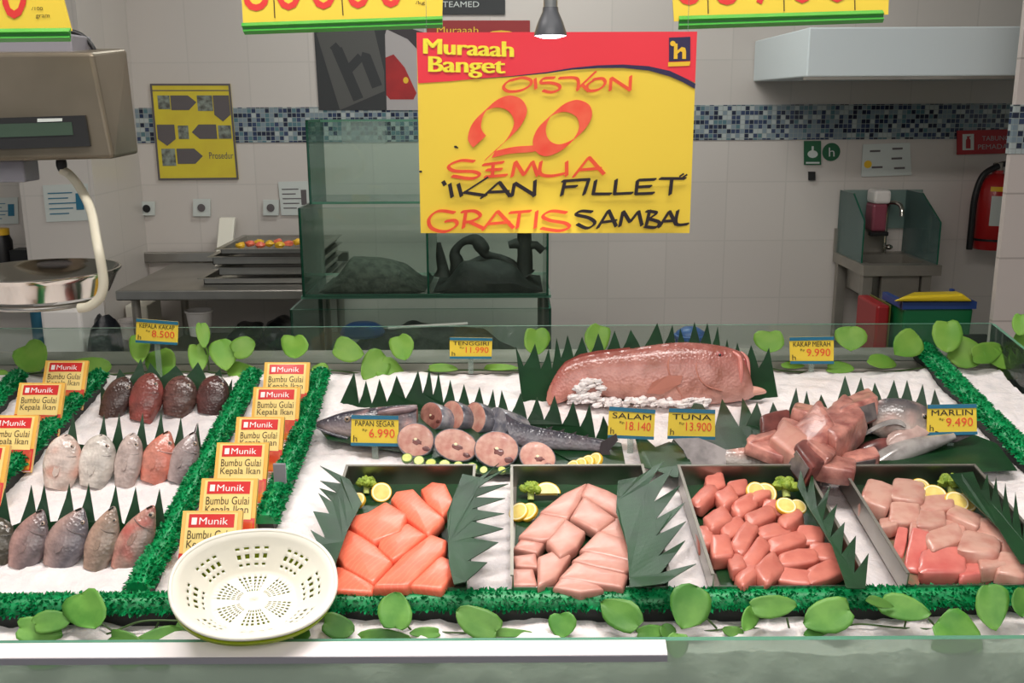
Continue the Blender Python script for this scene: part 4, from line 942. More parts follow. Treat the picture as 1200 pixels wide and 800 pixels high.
fence([(86, 482), (122, 485), (140, 484), (167, 483), (189, 482), (212, 488), (232, 495)], 38, [(70, 548), (240, 542)], 18, 'toothed banana leaf strip behind the middle row of whole fish', 4, w=7.5)
fence([(6, 572), (37, 568), (52, 567), (81, 566), (104, 566), (136, 568), (159, 570), (187, 572)], 44, [(-8, 640), (194, 634)], 18, 'toothed banana leaf strip behind the front row of whole fish', 5, w=10.5)
fence([(118, 450), (140, 432), (165, 420), (176, 425), (206, 428), (232, 424), (258, 432), (272, 444)], 14, [(118, 470), (272, 466)], 14, 'toothed banana leaf strip behind the back row of dark fish', 6)
LP = lambda h: Pl(ICE.p + ICE.n * h, ICE.n)
# big leaves lying flat under the fish
sheet('banana_leaf', [(372, 500), (392, 486), (480, 480), (600, 496), (728, 520), (735, 556), (560, 556), (470, 530), (384, 516)], LP(.009), 'flat banana leaf lying under the sliced mackerel', wave=.003)
sheet('banana_leaf', [(640, 500), (742, 553), (728, 556), (700, 556), (648, 530)], LP(.012), 'dark banana leaf scrap under the mackerel tail', wave=.003)
sheet('banana_leaf', [(784, 524), (818, 464), (838, 500), (846, 468), (866, 500), (870, 466), (892, 506), (940, 520), (1060, 505), (1120, 500), (1168, 520), (1192, 552), (1100, 556), (800, 556)], LP(.010), 'big flat banana leaf lying under the cut marlin', wave=.004, seed=5)
# two leaf blades beside the mackerel tail
sheet('banana_leaf', [(752, 548), (742, 500), (768, 524), (784, 516), (800, 520), (815, 556), (790, 560)], LP(.02), 'dark leaf piece between the mackerel tail and the marlin tail', wave=.006, seed=3)
# liners in the trays: flat body, cut teeth hanging over the ice at the side
def liner(body, teeth_l, teeth_r, h, label, seed):
    out = []
    L = list(body)
    sheet('banana_leaf_liner', L, LP(h), label, group='banana leaf liners', wave=.004, seed=seed)
HB = .0175
def teeth(side, tips, notch):
    pts = []
    for i, t in enumerate(tips):
        pts.append(t)
        if i < len(tips) - 1: pts.append(notch[i])
    return pts
# tray 1
liner([(412, 560), (556, 560), (560, 600), (548, 686), (382, 690), (400, 640)], 0, 0, HB, 'dark green banana leaf lining the salmon tray', 1)
TT = LP(.060)
sheet('banana_leaf_fringe', [(410, 562), (375, 545), (400, 566), (375, 562), (396, 578), (374, 571), (390, 590), (373, 578), (386, 603), (367, 600), (382, 632), (364, 622), (374, 640), (372, 646), (392, 664), (408, 620), (424, 590)], LP(.063), 'toothed banana leaf edge of the salmon tray on the colander side', group='banana leaf fringes', wave=.004, seed=4)
sheet('banana_leaf_fringe', [(542, 556), (562, 560), (585, 543), (566, 562), (599, 547), (560, 571), (596, 568), (556, 583), (592, 584), (553, 596), (591, 602), (553, 610), (590, 620), (552, 630), (584, 635), (548, 658), (571, 659), (546, 682), (532, 686), (526, 660), (524, 600)], LP(.063), 'toothed banana leaf edge of the salmon tray on the fillet side', group='banana leaf fringes', wave=.004, seed=5)
# tray 2
liner([(606, 560), (742, 560), (748, 600), (752, 690), (602, 690)], 0, 0, HB, 'dark green banana leaf lining the pale fillet tray', 2)
sheet('banana_leaf_fringe', [(724, 562), (748, 558), (778, 541), (760, 566), (789, 549), (766, 588), (797, 570), (768, 609), (803, 588), (769, 628), (804, 611), (772, 651), (803, 634), (774, 672), (816, 661), (780, 684), (738, 688), (735, 640), (722, 600)], LP(.063), 'toothed banana leaf edge of the pale fillet tray', group='banana leaf fringes', wave=.004, seed=6)
# tray 3
liner([(800, 560), (938, 560), (968, 600), (1004, 690), (846, 690), (818, 610)], 0, 0, HB, 'dark green banana leaf lining the tuna tray', 3)
sheet('banana_leaf_fringe', [(934, 570), (938, 551), (946, 578), (952, 552), (957, 596), (973, 569), (964, 612), (981, 592), (973, 630), (990, 612), (986, 650), (1003, 628), (1001, 672), (1018, 648), (1014, 690), (992, 690), (975, 640), (950, 600)], LP(.063), 'toothed banana leaf edge of the tuna tray beside the marlin tray', group='banana leaf fringes', wave=.004, seed=7)
# tray 4
liner([(992, 562), (1136, 560), (1180, 610), (1240, 690), (1082, 690), (1030, 620)], 0, 0, HB, 'dark green banana leaf lining the marlin tray', 4)
sheet('banana_leaf_fringe', [(1112, 558), (1140, 554), (1143, 561), (1150, 575), (1157, 556), (1161, 589), (1167, 560), (1174, 603), (1178, 566), (1186, 617), (1190, 575), (1198, 632), (1202, 588), (1212, 660), (1196, 660), (1170, 620), (1140, 590)], LP(.063), 'toothed banana leaf edge of the marlin tray by the divider', group='banana leaf fringes', wave=.004, seed=8)
sheet('leaf_scrap', [(1034, 625), (1042, 606), (1052, 632), (1060, 618), (1072, 640), (1078, 690), (1066, 688), (1046, 650)], LP(.022), 'pale pink streaked leaf scrap in the front corner of the marlin tray', m=mat('faded leaf', (112, 112, 84), .4, var=(40, .9, (176, 96, 84))), wave=.002)
# ------------------------------------------------------------------ pieces of fish in the trays
M['SKINSIDE'] = mat('grey fish skin', (128, 118, 116), .28, var=(40, .9, (84, 78, 80)), coat=.4)
def px_local(px, py, h, dx, dy):
    return ICE.hit(px + dx, py + dy, h) - ICE.hit(px, py, h)
def slab(poly, htop, th, m, name, bulge=.002, seed=0, tilt=0):
    pl = LP(htop); r = random.Random(seed)
    pts = []
    for a, b in zip(poly, poly[1:] + poly[:1]):
        for k in (.04, .3, .62, .96): pts.append((a[0] + (b[0] - a[0]) * k, a[1] + (b[1] - a[1]) * k))
    P = [pl.hit(*q) for q in pts]; c = sum(P, Vector()) / len(P)
    def ring(sc, dz): return [c + (p - c) * sc + NH * (dz + tilt * (p - c).y) for p in P]
    mb = MB(); k = len(P)
    R_ = [ring(.95, -th), ring(1.02, -th * .8), ring(1.02, -th * .25), ring(.985, -.0012), ring(.93, bulge * .1), ring(.8, bulge * .45), ring(.6, bulge * .75), ring(.35, bulge * .93), ring(.12, bulge)]
    mb.rings(R_[:], 0, cap=False)
    b = len(mb.v); mb.add(R_[-1] + [c + NH * bulge], [(i, (i + 1) % k, k) for i in range(k)], 0, True)
    mb.add(R_[0], [tuple(range(k))[::-1]], 0)
    return build(name, mb, m)
ORD = ['', 'second', 'third', 'fourth', 'fifth', 'sixth', 'seventh']
def order_labels(items, rows, rownames, what, heap):
    "rows: how many pieces in each row from the glass back to the front; names every piece by its row and its count from the colander side"
    its = sorted(items, key=lambda t: t[1][1]); k = 0
    for n, rn in zip(rows, rownames):
        row = sorted(its[k:k + n], key=lambda t: t[1][0]); k += n
        for i, (o, c) in enumerate(row):
            pos = 'nearest the colander' if i == 0 else (ORD[i] + ' counting from the colander side')
            if i == len(row) - 1 and i > 0: pos = 'farthest from the colander'
            if i == 0: pos = 'on the colander end'
            if i == len(row) - 1 and i > 0: pos = 'on the end away from the colander'
            o['label'] = f'{what}, {pos} of the {rn} row'
SAL = [([(493, 573), (506, 564), (522, 566), (533, 590), (519, 603), (500, 590)], .030), ([(388, 640), (403, 617), (434, 632), (460, 658), (437, 682), (404, 664)], .032), ([(388, 692), (394, 663), (420, 668), (439, 684), (436, 694)], .026), ([(400, 607), (430, 600), (452, 587), (478, 602), (470, 622), (437, 634)], .038), ([(458, 584), (464, 575), (484, 572), (499, 588), (521, 607), (502, 626), (474, 604)], .036), ([(446, 626), (478, 612), (500, 626), (474, 648), (460, 656), (443, 641)], .034),
       ([(437, 686), (472, 650), (505, 625), (524, 632), (522, 645), (478, 686)], .036), ([(478, 686), (512, 648), (541, 661), (518, 690)], .032)]
its = []
for i, (p, h) in enumerate(SAL):
    o = slab(p, h + .012, .024, 'salmon', 'salmon_piece', .003, i); tag(o, None, 'fish piece', 'salmon pieces in the tray'); its.append((o, (sum(q[0] for q in p) / len(p), sum(q[1] for q in p) / len(p))))
order_labels(its, [2, 2, 2, 2], ['back', 'second', 'third', 'front'], 'orange salmon slab', 'salmon')
FIL = [([(632, 600), (660, 578), (688, 565), (678, 590), (665, 607)], .036), ([(688, 565), (712, 574), (739, 588), (728, 606), (702, 592), (681, 580)], .036), ([(668, 606), (684, 580), (704, 594), (722, 607), (700, 622)], .038), ([(702, 622), (720, 606), (758, 607), (755, 635), (725, 632)], .034), ([(607, 628), (634, 601), (665, 606), (652, 630), (634, 633)], .034), ([(601, 642), (612, 629), (640, 633), (630, 648)], .028), ([(640, 634), (663, 607), (686, 622), (676, 640), (656, 652)], .040),
       ([(679, 644), (701, 621), (735, 631), (756, 638), (748, 660), (718, 652)], .036), ([(601, 651), (628, 648), (631, 665), (604, 663)], .028), ([(600, 666), (625, 666), (630, 686), (600, 686)], .027), ([(630, 652), (660, 640), (669, 650), (652, 676), (630, 686)], .034), ([(670, 656), (690, 642), (740, 655), (746, 662), (732, 671), (698, 664)], .034), ([(655, 676), (673, 657), (700, 663), (736, 673), (730, 688), (700, 684)], .032), ([(648, 688), (660, 672), (690, 676), (708, 690), (680, 694)], .03)]
its = []
for i, (p, h) in enumerate(FIL):
    o = slab(p, h + .010, .020, 'fillet', 'fillet_slice', .002, i); tag(o, None, 'fish piece', 'pale fillet slices in the tray'); its.append((o, (sum(q[0] for q in p) / len(p), sum(q[1] for q in p) / len(p))))
order_labels(its, [3, 4, 4, 3], ['back', 'second', 'third', 'front'], 'pale pink fillet slice', '')
def chunk(px, py, w, h, ang, hc, m, name, sup=.62, seed=0, thick=.42, jit=.16, skin=False):
    c = ICE.hit(px, py, hc); s_ = pxsize(c); a_ = math.radians(ang)
    ca, sa = math.cos(a_), -math.sin(a_)
    e1 = px_local(px, py, hc, ca * w / 2, sa * w / 2); e2 = px_local(px, py, hc, sa * h / 2 * .86, -ca * h / 2 * .86)
    t = min(w, h) * s_ * thick
    r = random.Random(seed); rot = Matrix.Rotation(r.uniform(-.25, .25) * (2 if name == 'marlin_chunk' else 1), 3, e1.normalized())
    mb = MB().blob(c, (e1, rot @ e2, rot @ (NH * t)), 16, 10, sup=sup, jit=jit, seed=seed)
    o = build(name, mb, m)
    if skin:
        e3 = rot @ e2; sk = MB(); up3 = rot @ (NH * t)
        q = [c - e3 * 1.0 + e1 * a + up3 * b for a, b in ((-.7, -.7), (.7, -.7), (.74, .55), (-.6, .7))]
        build('skin_side', sk.prism(q, -e3.normalized() * .0035), 'SKINSIDE', o, bevel=.001)
    return o
TUN = [(200, 165, 90, 74, 20), (150, 235, 128, 84, 40), (310, 190, 98, 62, 10), (260, 245, 92, 100, 30), (420, 225, 104, 80, 20), (345, 280, 118, 86, 35), (490, 285, 104, 62, -15), (425, 335, 138, 84, 25), (220, 355, 124, 104, 30), (155, 430, 80, 110, 10), (285, 395, 112, 90, 25), (230, 490, 98, 128, 10), (345, 445, 150, 100, 60), (495, 405, 144, 78, 10), (575, 350, 112, 96, 40), (670, 425, 130, 72, -5), (560, 458, 176, 78, 18), (405, 520, 150, 92, 55), (310, 560, 80, 116, 10), (610, 537, 184, 78, 8), (740, 508, 144, 72, -8), (365, 622, 124, 88, 40), (462, 602, 120, 118, 45), (595, 627, 158, 66, -8), (750, 602, 184, 86, 18)]
its = []
for i, (X, Y, w, h, a) in enumerate(TUN):
    px, py = 790 + X / 4.2125, 530 + Y / 4.2125
    o = chunk(px, py, w * 1.12 / 4.2125, h * 1.12 / 4.2125, a, .030, 'tuna', 'tuna_chunk', .42, i); tag(o, None, 'fish piece', 'pink tuna chunks in the tray'); its.append((o, (px, py)))
order_labels(its, [5, 5, 5, 5, 5], ['back', 'second', 'middle', 'fourth', 'front'], 'pink tuna chunk', '')
MAR = [(206, 212, 150, 140, -20), (370, 195, 165, 130, -8), (345, 300, 150, 110, 0), (270, 345, 84, 80, 10), (520, 250, 165, 100, 5), (490, 335, 140, 110, 0), (430, 385, 100, 80, 0), (560, 430, 175, 120, 20), (605, 385, 120, 90, -10), (660, 320, 175, 110, -25), (820, 390, 205, 100, -20), (740, 475, 200, 140, -10), (920, 490, 130, 80, -5), (550, 555, 225, 130, 0), (415, 490, 95, 180, -15), (720, 590, 165, 90, 10), (332, 435, 56, 130, -10), (815, 555, 140, 100, 10), (910, 575, 150, 120, -10)]
its = []
for i, (X, Y, w, h, a) in enumerate(MAR):
    px, py = 980 + X / 4.445, 540 + Y / 4.445; red = i in (13, 14, 15, 16)
    o = chunk(px, py, w * 1.1 / 4.445, h * 1.1 / 4.445, a, .034 if not red else .028, 'marlin_red' if red else 'marlin', 'marlin_cube', .28, i + 40, .42, .14); tag(o, None, 'fish piece', 'marlin cubes in the tray'); its.append((o, (px, py)))
order_labels(its, [3, 4, 4, 4, 4], ['back', 'second', 'middle', 'fourth', 'front'], 'pale pink marlin cube', '')
for i in (13, 14, 15, 16):
    o = its[i][0]; o['label'] = o['label'].replace('pale pink', 'reddish')
# ------------------------------------------------------------------ lemon slices and florets
def lemon(px, py, rpx, lean, yaw, h, label, group, half=False, ry=1.0):
    c = ICE.hit(px, py, h); r = rpx * pxsize(c)
    n = Vector((math.sin(math.radians(yaw)) * math.cos(math.radians(lean)), -math.cos(math.radians(yaw)) * math.cos(math.radians(lean)), math.sin(math.radians(lean))))
    z = n; x = Vector((0, 0, 1)).cross(z).normalized(); y = z.cross(x); ax = Matrix((x, y, z)).transposed()
    def disc(prof, m, par):
        mb = MB(); seg = 28; k0, k1 = (0, seg) if not half else (0, seg // 2)
        if not half: mb.lathe(prof, c, seg, ax=ax, sy=ry)
        else:
            rings = [[c + ax @ Vector((q * math.cos(math.pi * j / (seg // 2)), q * math.sin(math.pi * j / (seg // 2)) * ry, hh)) for j in range(seg // 2 + 1)] for q, hh in prof]
            kk = seg // 2 + 1
            mb.add([p for rg in rings for p in rg], [(i * kk + j, i * kk + j + 1, (i + 1) * kk + j + 1, (i + 1) * kk + j) for i in range(len(rings) - 1) for j in range(kk - 1)], 0, True)
        return mb
    t = .003
    root = build('lemon_slice', disc([(0, t), (r * .8, t), (r * .8, -t), (0, -t)], 0, 0), 'lemonflesh')
    tag(root, label, 'lemon slice', group)
    build('pith', disc([(r * .8, -t), (r * .79, t * 1.08), (r * .92, t * 1.08), (r * .92, -t)], 0, 0), 'lemonpith', root)
    build('rind', disc([(r * .92, -t), (r * .92, t * 1.05), (r, t * .8), (r, -t)], 0, 0), 'lemonrind', root)
    return root
def floret(px, py, rpx, h, label, k=7, group='broccoli florets'):
    c = ICE.hit(px, py, h); r = rpx * pxsize(c)
    o = thing('broccoli_floret', c - NH * .02, label, 'broccoli', group)
    mb = MB()
    for i in range(k):
        a = i * 2.4; q = .55 * r * math.sqrt(i / k) * 1.5
        p = c + XH * q * math.cos(a) + VH * q * math.sin(a) * .8 + NH * (r * .35 - q * q / r * .35)
        mb.blob(p, (XH * r * .42, VH * r * .42, NH * r * .38), 10, 7, jit=.5, seed=i + px)
    build('floret_head', mb, 'broccoli', o)
    build('floret_stem', MB().tube([c + NH * .002 - VH * .0, c - NH * .012 - VH * r * .7], [r * .34, r * .3], 10), 'broc_stem', o)
floret(430, 567, 12, .034, 'broccoli floret in the back corner of the salmon tray'); floret(622, 574, 13, .032, 'broccoli floret in the back corner of the pale fillet tray')
floret(920, 570, 15, .040, 'broccoli floret at the back of the tuna tray'); floret(1113, 567, 15, .040, 'broccoli floret at the back of the marlin tray')
g = 'lemon slices in the trays'
lemon(447, 577, 12, 40, 10, .030, 'upright lemon slice behind the salmon, beside the broccoli', g); lemon(418, 587, 11, 55, -30, .028, 'lemon slice with the thickest rind at the colander side of the salmon', g)
lemon(641, 579, 16, 55, 0, .030, 'large half lemon slice beside the broccoli in the fillet tray', g, True); lemon(608, 600, 12, 50, -40, .028, 'lemon slice at the rim of the fillet tray, outer one of two', g); lemon(619, 600, 12, 50, -45, .029, 'lemon slice at the rim of the fillet tray, inner one of two', g)
lemon(886, 576, 12, 45, 10, .040, 'lemon slice behind the tuna, first of two overlapping', g); lemon(897, 578, 13, 45, 5, .037, 'lemon slice behind the tuna, second of two overlapping', g); lemon(921, 593, 12, 62, 8, .046, 'lemon slice lying on the tuna below the broccoli, larger of two', g); lemon(935, 594, 10, 58, 14, .042, 'lemon slice lying on the tuna below the broccoli, smaller of two', g)
lemon(1078, 572, 12, 45, -5, .040, 'lemon slice behind the marlin cubes, first of four', g); lemon(1095, 580, 14, 58, -5, .045, 'lemon slice behind the marlin cubes, second of four', g); lemon(1121, 588, 14, 58, 5, .044, 'lemon slice behind the marlin cubes, third of four', g); lemon(1132, 589, 12, 50, 10, .040, 'lemon slice behind the marlin cubes, fourth of four', g)
g2 = 'lemon half slices by the mackerel'
for i, (x, y, w) in enumerate([(671, 549, 'first'), (680, 546, 'second'), (688, 543, 'third'), (697, 540, 'fourth')]):
    lemon(x, y, 10.5, 40, -55, .030, f'upright lemon half slice by the mackerel tail, {w} of four', g2)
for i, (x, y, r) in enumerate([(477, 537, 6.5), (491, 540, 6.5), (505, 543, 6.5), (521, 545, 7), (537, 546, 6), (553, 548, 7), (567, 551, 5), (588, 551, 5), (604, 550, 5), (620, 552, 5), (634, 553, 5), (648, 553, 5)]):
    c = ICE.hit(x, y, .034); r_ = r * pxsize(c); ax = Matrix.Rotation(math.radians(35 + 8 * math.sin(i * 2.3)), 3, 'X') @ Matrix.Rotation(math.radians(20 * math.sin(i * 3.1)), 3, 'Y')
    o = build('cucumber_slice', MB().lathe([(0, .003), (r_ * .85, .003), (r_ * .85, -.003), (0, -.003)], c, 18, ax=ax), 'cuke')
    tag(o, f'green cucumber slice, number {i + 1} of the row before the mackerel steaks', 'cucumber slice', 'cucumber slices before the mackerel')
    nm = ['first', 'second', 'third', 'fourth', 'fifth', 'sixth', 'seventh', 'eighth', 'ninth', 'tenth', 'eleventh', 'last'][i]
    o['label'] = f'cucumber slice in the row before the mackerel steaks, {nm} from its tag'
    build('skin_rim', MB().lathe([(r_ * .85, -.003), (r_ * .85, .0032), (r_, .0026), (r_, -.003)], c, 18, ax=ax), 'cukeskin', o)
# ------------------------------------------------------------------ whole fish
def mixc(a, b, t): t = max(0, min(1, t)); return tuple(x + (y - x) * t for x, y in zip(a, b))
def loft(stations, plane, colf, name, m='fish', parent=None, sub=5, K=22, sup=.9):
    "stations: (upper px, lower px, thickness ratio); sections stand on the plane through the fish's middle"
    S = cat_rom([(u[0], u[1], l[0], l[1], t) for u, l, t in stations], sub)
    rings = []; cols = []; n = len(S)
    for i, (ux, uy, lx, ly, th) in enumerate(S):
        U = plane.hit(ux, uy); L_ = plane.hit(lx, ly); c = (U + L_) / 2; up = (U - L_) / 2; h = up.length
        r = []
        for k in range(K):
            a = 2 * math.pi * k / K
            s_, c_ = math.sin(a), math.cos(a)
            s_ = math.copysign(abs(s_) ** sup, s_); c_ = math.copysign(abs(c_) ** sup, c_)
            r.append(c + up * s_ + plane.n * th * h * c_)
            cols.append(colf(i / (n - 1), math.sin(a), r[-1]))
        rings.append(r)
    return build(name, MB().rings(rings, 0, cols=cols), m, parent), rings
def whole_fish(B, T, w, base_c, back_c, prof, label, group, lean=28, eye=(.76, .45), th=.55, side=1, flip=1, spots=0, red=None, fin=True, eyepx=2.6, name='whole_fish'):
    pl = standing(B[0], B[1], lean, .004)
    ax = (T[0] - B[0], T[1] - B[1]); l = math.hypot(*ax); pv = (ax[1] / l * side, -ax[0] / l * side)  # toward the fish's back
    def P(t): return (B[0] + ax[0] * t, B[1] + ax[1] * t)
    st = []
    for t, k in prof:
        c = P(t); hw = w * k / 2; bend = 0
        st.append(((c[0] - pv[0] * hw, c[1] - pv[1] * hw), (c[0] + pv[0] * hw, c[1] + pv[1] * hw), th))
    def colf(t, s_, p):
        c = mixc(base_c, back_c, .5 + .9 * s_ * flip)
        n_ = noise.noise(p * 55) * .5 + noise.noise(p * 140) * .4
        c = mixc(c, tuple(v * .62 for v in c), max(0, n_ * 1.1)); c = mixc(c, tuple(min(255, v * 1.25) for v in c), max(0, -n_ * .9))
        if red: c = mixc(c, red, max(0, noise.noise(p * 38 + Vector((5, 1, 2))) * 1.6))
        if spots and noise.noise(p * 170) > .25: c = mixc(c, (60, 36, 30), .6)
        return c
    o, rings = loft(st, pl, colf, name)
    tag(o, label, 'fish', group)
    te, se = eye; c = P(te); kk = [k for t, k in prof if t <= te][-1]
    k1 = [k for t, k in prof if t > te][0]; hw = w * (kk + k1) / 4
    q = (c[0] - pv[0] * hw * se * flip, c[1] - pv[1] * hw * se * flip); s_ = pxsize(pl.hit(*q))
    ep = pl.hit(*q, hw * s_ * th * math.sqrt(max(0, 1 - se * se)) * .92)
    e = build('eye', MB().blob(ep, (XH * eyepx * s_, pl.n.cross(XH).normalized() * eyepx * s_, pl.n * eyepx * s_ * .6), 14, 9), 'eye_w', o)
    build('pupil', MB().blob(ep + pl.n * eyepx * s_ * .28, (XH * eyepx * .6 * s_, pl.n.cross(XH).normalized() * eyepx * .6 * s_, pl.n * eyepx * s_ * .42), 12, 8), 'eye_b', e)
    # gill cover edge: a raised curved ridge on the flank
    gp = []
    for k in range(9):
        s2 = -.72 + 1.44 * k / 8; tt = te - .13 - .11 * (1 - s2 * s2); c = P(tt); hw2 = w * .46
        q = (c[0] - pv[0] * hw2 * s2, c[1] - pv[1] * hw2 * s2); gp.append(pl.hit(*q, hw2 * s_ * th * math.sqrt(max(0, 1 - s2 * s2)) * .99))
    fm = mat('fish fin', mixc(base_c, back_c, .45), .35, bump=(160, .5, .002, 'wave')); gm = mat('gill edge', tuple(v * .7 for v in mixc(base_c, back_c, .5)), .3)
    build('gill_cover', MB().tube(gp, .0009, 6), gm, o)
    if fin:
        b0_ = P(te - .34); c = (b0_[0] + pv[0] * w * .08 * flip, b0_[1] + pv[1] * w * .08 * flip)
        hw2 = w * .44 * s_ * th
        f0 = pl.hit(*c, hw2 * .96); dn = (pl.hit(*P(0)) - pl.hit(*P(1))).normalized(); sd_ = dn.cross(pl.n).normalized()
        L_ = w * .5 * s_
        fp = [f0 - sd_ * L_ * .09, f0 + sd_ * L_ * .09, f0 + dn * L_ * .4 + sd_ * L_ * .2 + pl.n * .002, f0 + dn * L_ * .75 + sd_ * L_ * .22 + pl.n * .003, f0 + dn * L_ * .95 + sd_ * L_ * .08 + pl.n * .003, f0 + dn * L_ * .8 - sd_ * L_ * .1 + pl.n * .003, f0 + dn * L_ * .4 - sd_ * L_ * .12 + pl.n * .002]
        build('pectoral_fin', MB().prism(fp, pl.n * .0012), fm, o)
    # mouth slit at the tip
    a_ = P(.985); b2 = P(.90); hwm = w * .12
    mp = [pl.hit(a_[0] + pv[0] * hwm * flip * .2, a_[1] + pv[1] * hwm * flip * .2, hwm * s_ * th), pl.hit(b2[0] + pv[0] * hwm * 1.2 * flip, b2[1] + pv[1] * hwm * 1.2 * flip, w * .2 * s_ * th * 1.02)]
    build('mouth', MB().tube(mp, .0014, 6), 'eye_b', o)
    return o
PT = [(-.22, .62), (0, .84), (.2, 1), (.42, .98), (.62, .80), (.78, .55), (.9, .32), (.97, .17), (1, .06)]
RD = [(-.22, .66), (0, .84), (.25, 1), (.5, .98), (.7, .86), (.84, .66), (.93, .42), (.98, .22), (1, .08)]
G3, G2, G1 = 'whole fish of the front row', 'whole fish of the middle row', 'dark fish of the back row'
whole_fish((-2, 652), (0, 606), 40, (96, 88, 70), (70, 64, 54), RD, 'olive grey whole fish cut off at the edge, front row', G3)
whole_fish((27, 654), (50, 597), 42, (176, 138, 130), (110, 98, 100), PT, 'grey pink whole fish in the front row, next after the olive one', G3, side=1)
whole_fish((70, 653), (97, 595), 47, (170, 140, 132), (104, 98, 104), PT, 'widest blue grey whole fish in the front row', G3, side=1)
whole_fish((113, 655), (134, 593), 37, (178, 146, 128), (132, 118, 106), PT, 'slim brownish whole fish in the front row, beside the reddish one', G3, side=1)
whole_fish((148, 655), (180, 592), 40, (186, 138, 124), (128, 112, 104), PT, 'reddish bellied whole fish in the front row, touching the green divider', G3, eye=(.84, .3), eyepx=4, side=1, red=(196, 96, 88))
whole_fish((69, 562), (80, 509), 43, (226, 204, 194), (190, 172, 162), RD, 'pale cream whole fish in the middle row, nearest the packets at the edge', G2, red=(214, 158, 140))
whole_fish((110, 560), (121, 509), 42, (220, 208, 198), (184, 176, 168), RD, 'whitish whole fish in the middle row, beside the cream one', G2)
whole_fish((147, 560), (157, 507), 31, (196, 176, 168), (168, 150, 144), RD, 'narrow grey whole fish in the centre of the middle row', G2)
whole_fish((180, 555), (198, 505), 39, (206, 136, 118), (190, 116, 100), PT, 'orange red whole fish in the middle row', G2, red=(214, 112, 92))
whole_fish((210, 555), (228, 506), 34, (176, 156, 152), (118, 106, 106), PT, 'grey whole fish with a raised spine in the middle row', G2)
p0 = standing(210, 555, 28, .004); build('dorsal_spine', MB().tube([p0.hit(227, 510), p0.hit(231, 496)], [.0022, .0005], 6), 'fin_dark', bpy.data.objects[[o.name for o in C.objects if o.get('label') == 'grey whole fish with a raised spine in the middle row'][0]])
whole_fish((130, 482), (150, 442), 33, (88, 62, 54), (64, 46, 42), RD, 'dark brown fish at the packet end of the back row', G1, fin=False)
whole_fish((167, 484), (179, 437), 38, (134, 72, 64), (116, 62, 56), RD, 'maroon fish in the back row, second from the packet end', G1, fin=False, red=(160, 76, 70))
whole_fish((207, 480), (217, 440), 40, (110, 72, 66), (84, 62, 56), RD, 'speckled dark fish in the back row, third from the packet end', G1, fin=False, spots=1)
whole_fish((246, 478), (256, 440), 38, (96, 58, 54), (66, 46, 44), RD, 'dark maroon fish with a curled lip, at the back row end beside the divider', G1, fin=False)
# ------------------------------------------------------------------ the big red fish
plr = standing(770, 470, 20, .0)
st = [((641, 459), (641, 470), .5), ((650, 440), (652, 473), .45), ((662, 426), (668, 468), .5), ((680, 418), (690, 465), .5), ((705, 413), (715, 466), .5), ((735, 409), (745, 470), .5), ((765, 404), (775, 474), .5), ((795, 401), (800, 475), .5), ((822, 402), (828, 474), .48), ((845, 405), (852, 472), .45), ((860, 409), (868, 470), .42), ((870, 414), (877, 468), .36), ((874, 424), (884, 464), .25)]
def cr(t, s_, p):
    c = mixc((202, 148, 136), (154, 90, 82), .5 + .75 * s_)
    n_ = noise.noise(p * 26) * .6 + noise.noise(p * 70) * .4
    c = mixc(c, (142, 84, 68), max(0, n_ * 1.5)); c = mixc(c, (226, 172, 160), max(0, -n_ * .8))
    if t < .3: c = mixc(c, (206, 118, 108), .5 * (1 - t / .3))
    return c
rf, rings = loft(st, plr, cr, 'red_fish', sub=7, K=30, sup=.85)
tag(rf, 'big whole red fish lying on the ice before the toothed leaf strip', 'fish')
hh = lambda x, y, d: plr.hit(x, y, d)
sR = pxsize(plr.hit(770, 440)); D = 34 * sR * .5
def on_flank(x, y, yu, yl, th=.5):
    c = (yu + yl) / 2; h = (yl - yu) / 2; s2 = (y - c) / h
    return plr.hit(x, y, h * sR * th * max(0, 1 - abs(s2) ** 2.2) ** .5)
build('tail_fin', MB().prism([plr.hit(*q, .004) for q in ((654, 446), (644, 452), (640, 468), (643, 475), (656, 470), (664, 462))], plr.n * .006), 'fin', rf, bevel=.002)
build('dorsal_fin', MB().prism([plr.hit(*q, .002) for q in [(652, 436), (662, 424), (680, 415), (700, 411), (720, 409), (738, 407), (738, 411), (715, 415), (690, 420), (664, 430)]], plr.n * .004), mat('dorsal fin', (146, 70, 60), .35, bump=(120, .6, .002, 'wave')), rf)
build('gill_cover', MB().tube([on_flank(x, y, 403, 474) + plr.n * .001 for x, y in cat_rom([(790, 412), (783, 424), (785, 440), (792, 452), (800, 466)], 5)], .0022, 6), 'fin', rf)
build('cheek_plate', MB().tube([on_flank(x, y, 404, 473) + plr.n * .001 for x, y in cat_rom([(824, 410), (816, 424), (818, 440), (828, 452), (846, 458)], 5)], .0018, 6), 'fin', rf)
ep = on_flank(843, 416, 405, 472, .46)
e = build('eye', MB().blob(ep, (XH * 5.5 * sR, Vector((0, .2, 1)) * 4.2 * sR, plr.n * 3 * sR), 16, 10), mat('red eye', (168, 84, 80), .15, coat=1), rf)
build('pupil', MB().blob(ep + plr.n * 1.6 * sR, (XH * 2.4 * sR, Vector((0, .2, 1)) * 2.2 * sR, plr.n * 1.8 * sR), 12, 8), 'eye_b', e)
LIP = mat('jaw skin', (206, 128, 118), .25, coat=.5)
build('upper_jaw', MB().tube([plr.hit(x, y, d) for x, y, d in cat_rom([(858, 412, .012), (866, 418, .02), (868, 430, .022), (868, 444, .02), (866, 456, .016)], 5)], [.003 + .003 * math.sin(i / 20 * math.pi) for i in range(21)], 8), LIP, rf)
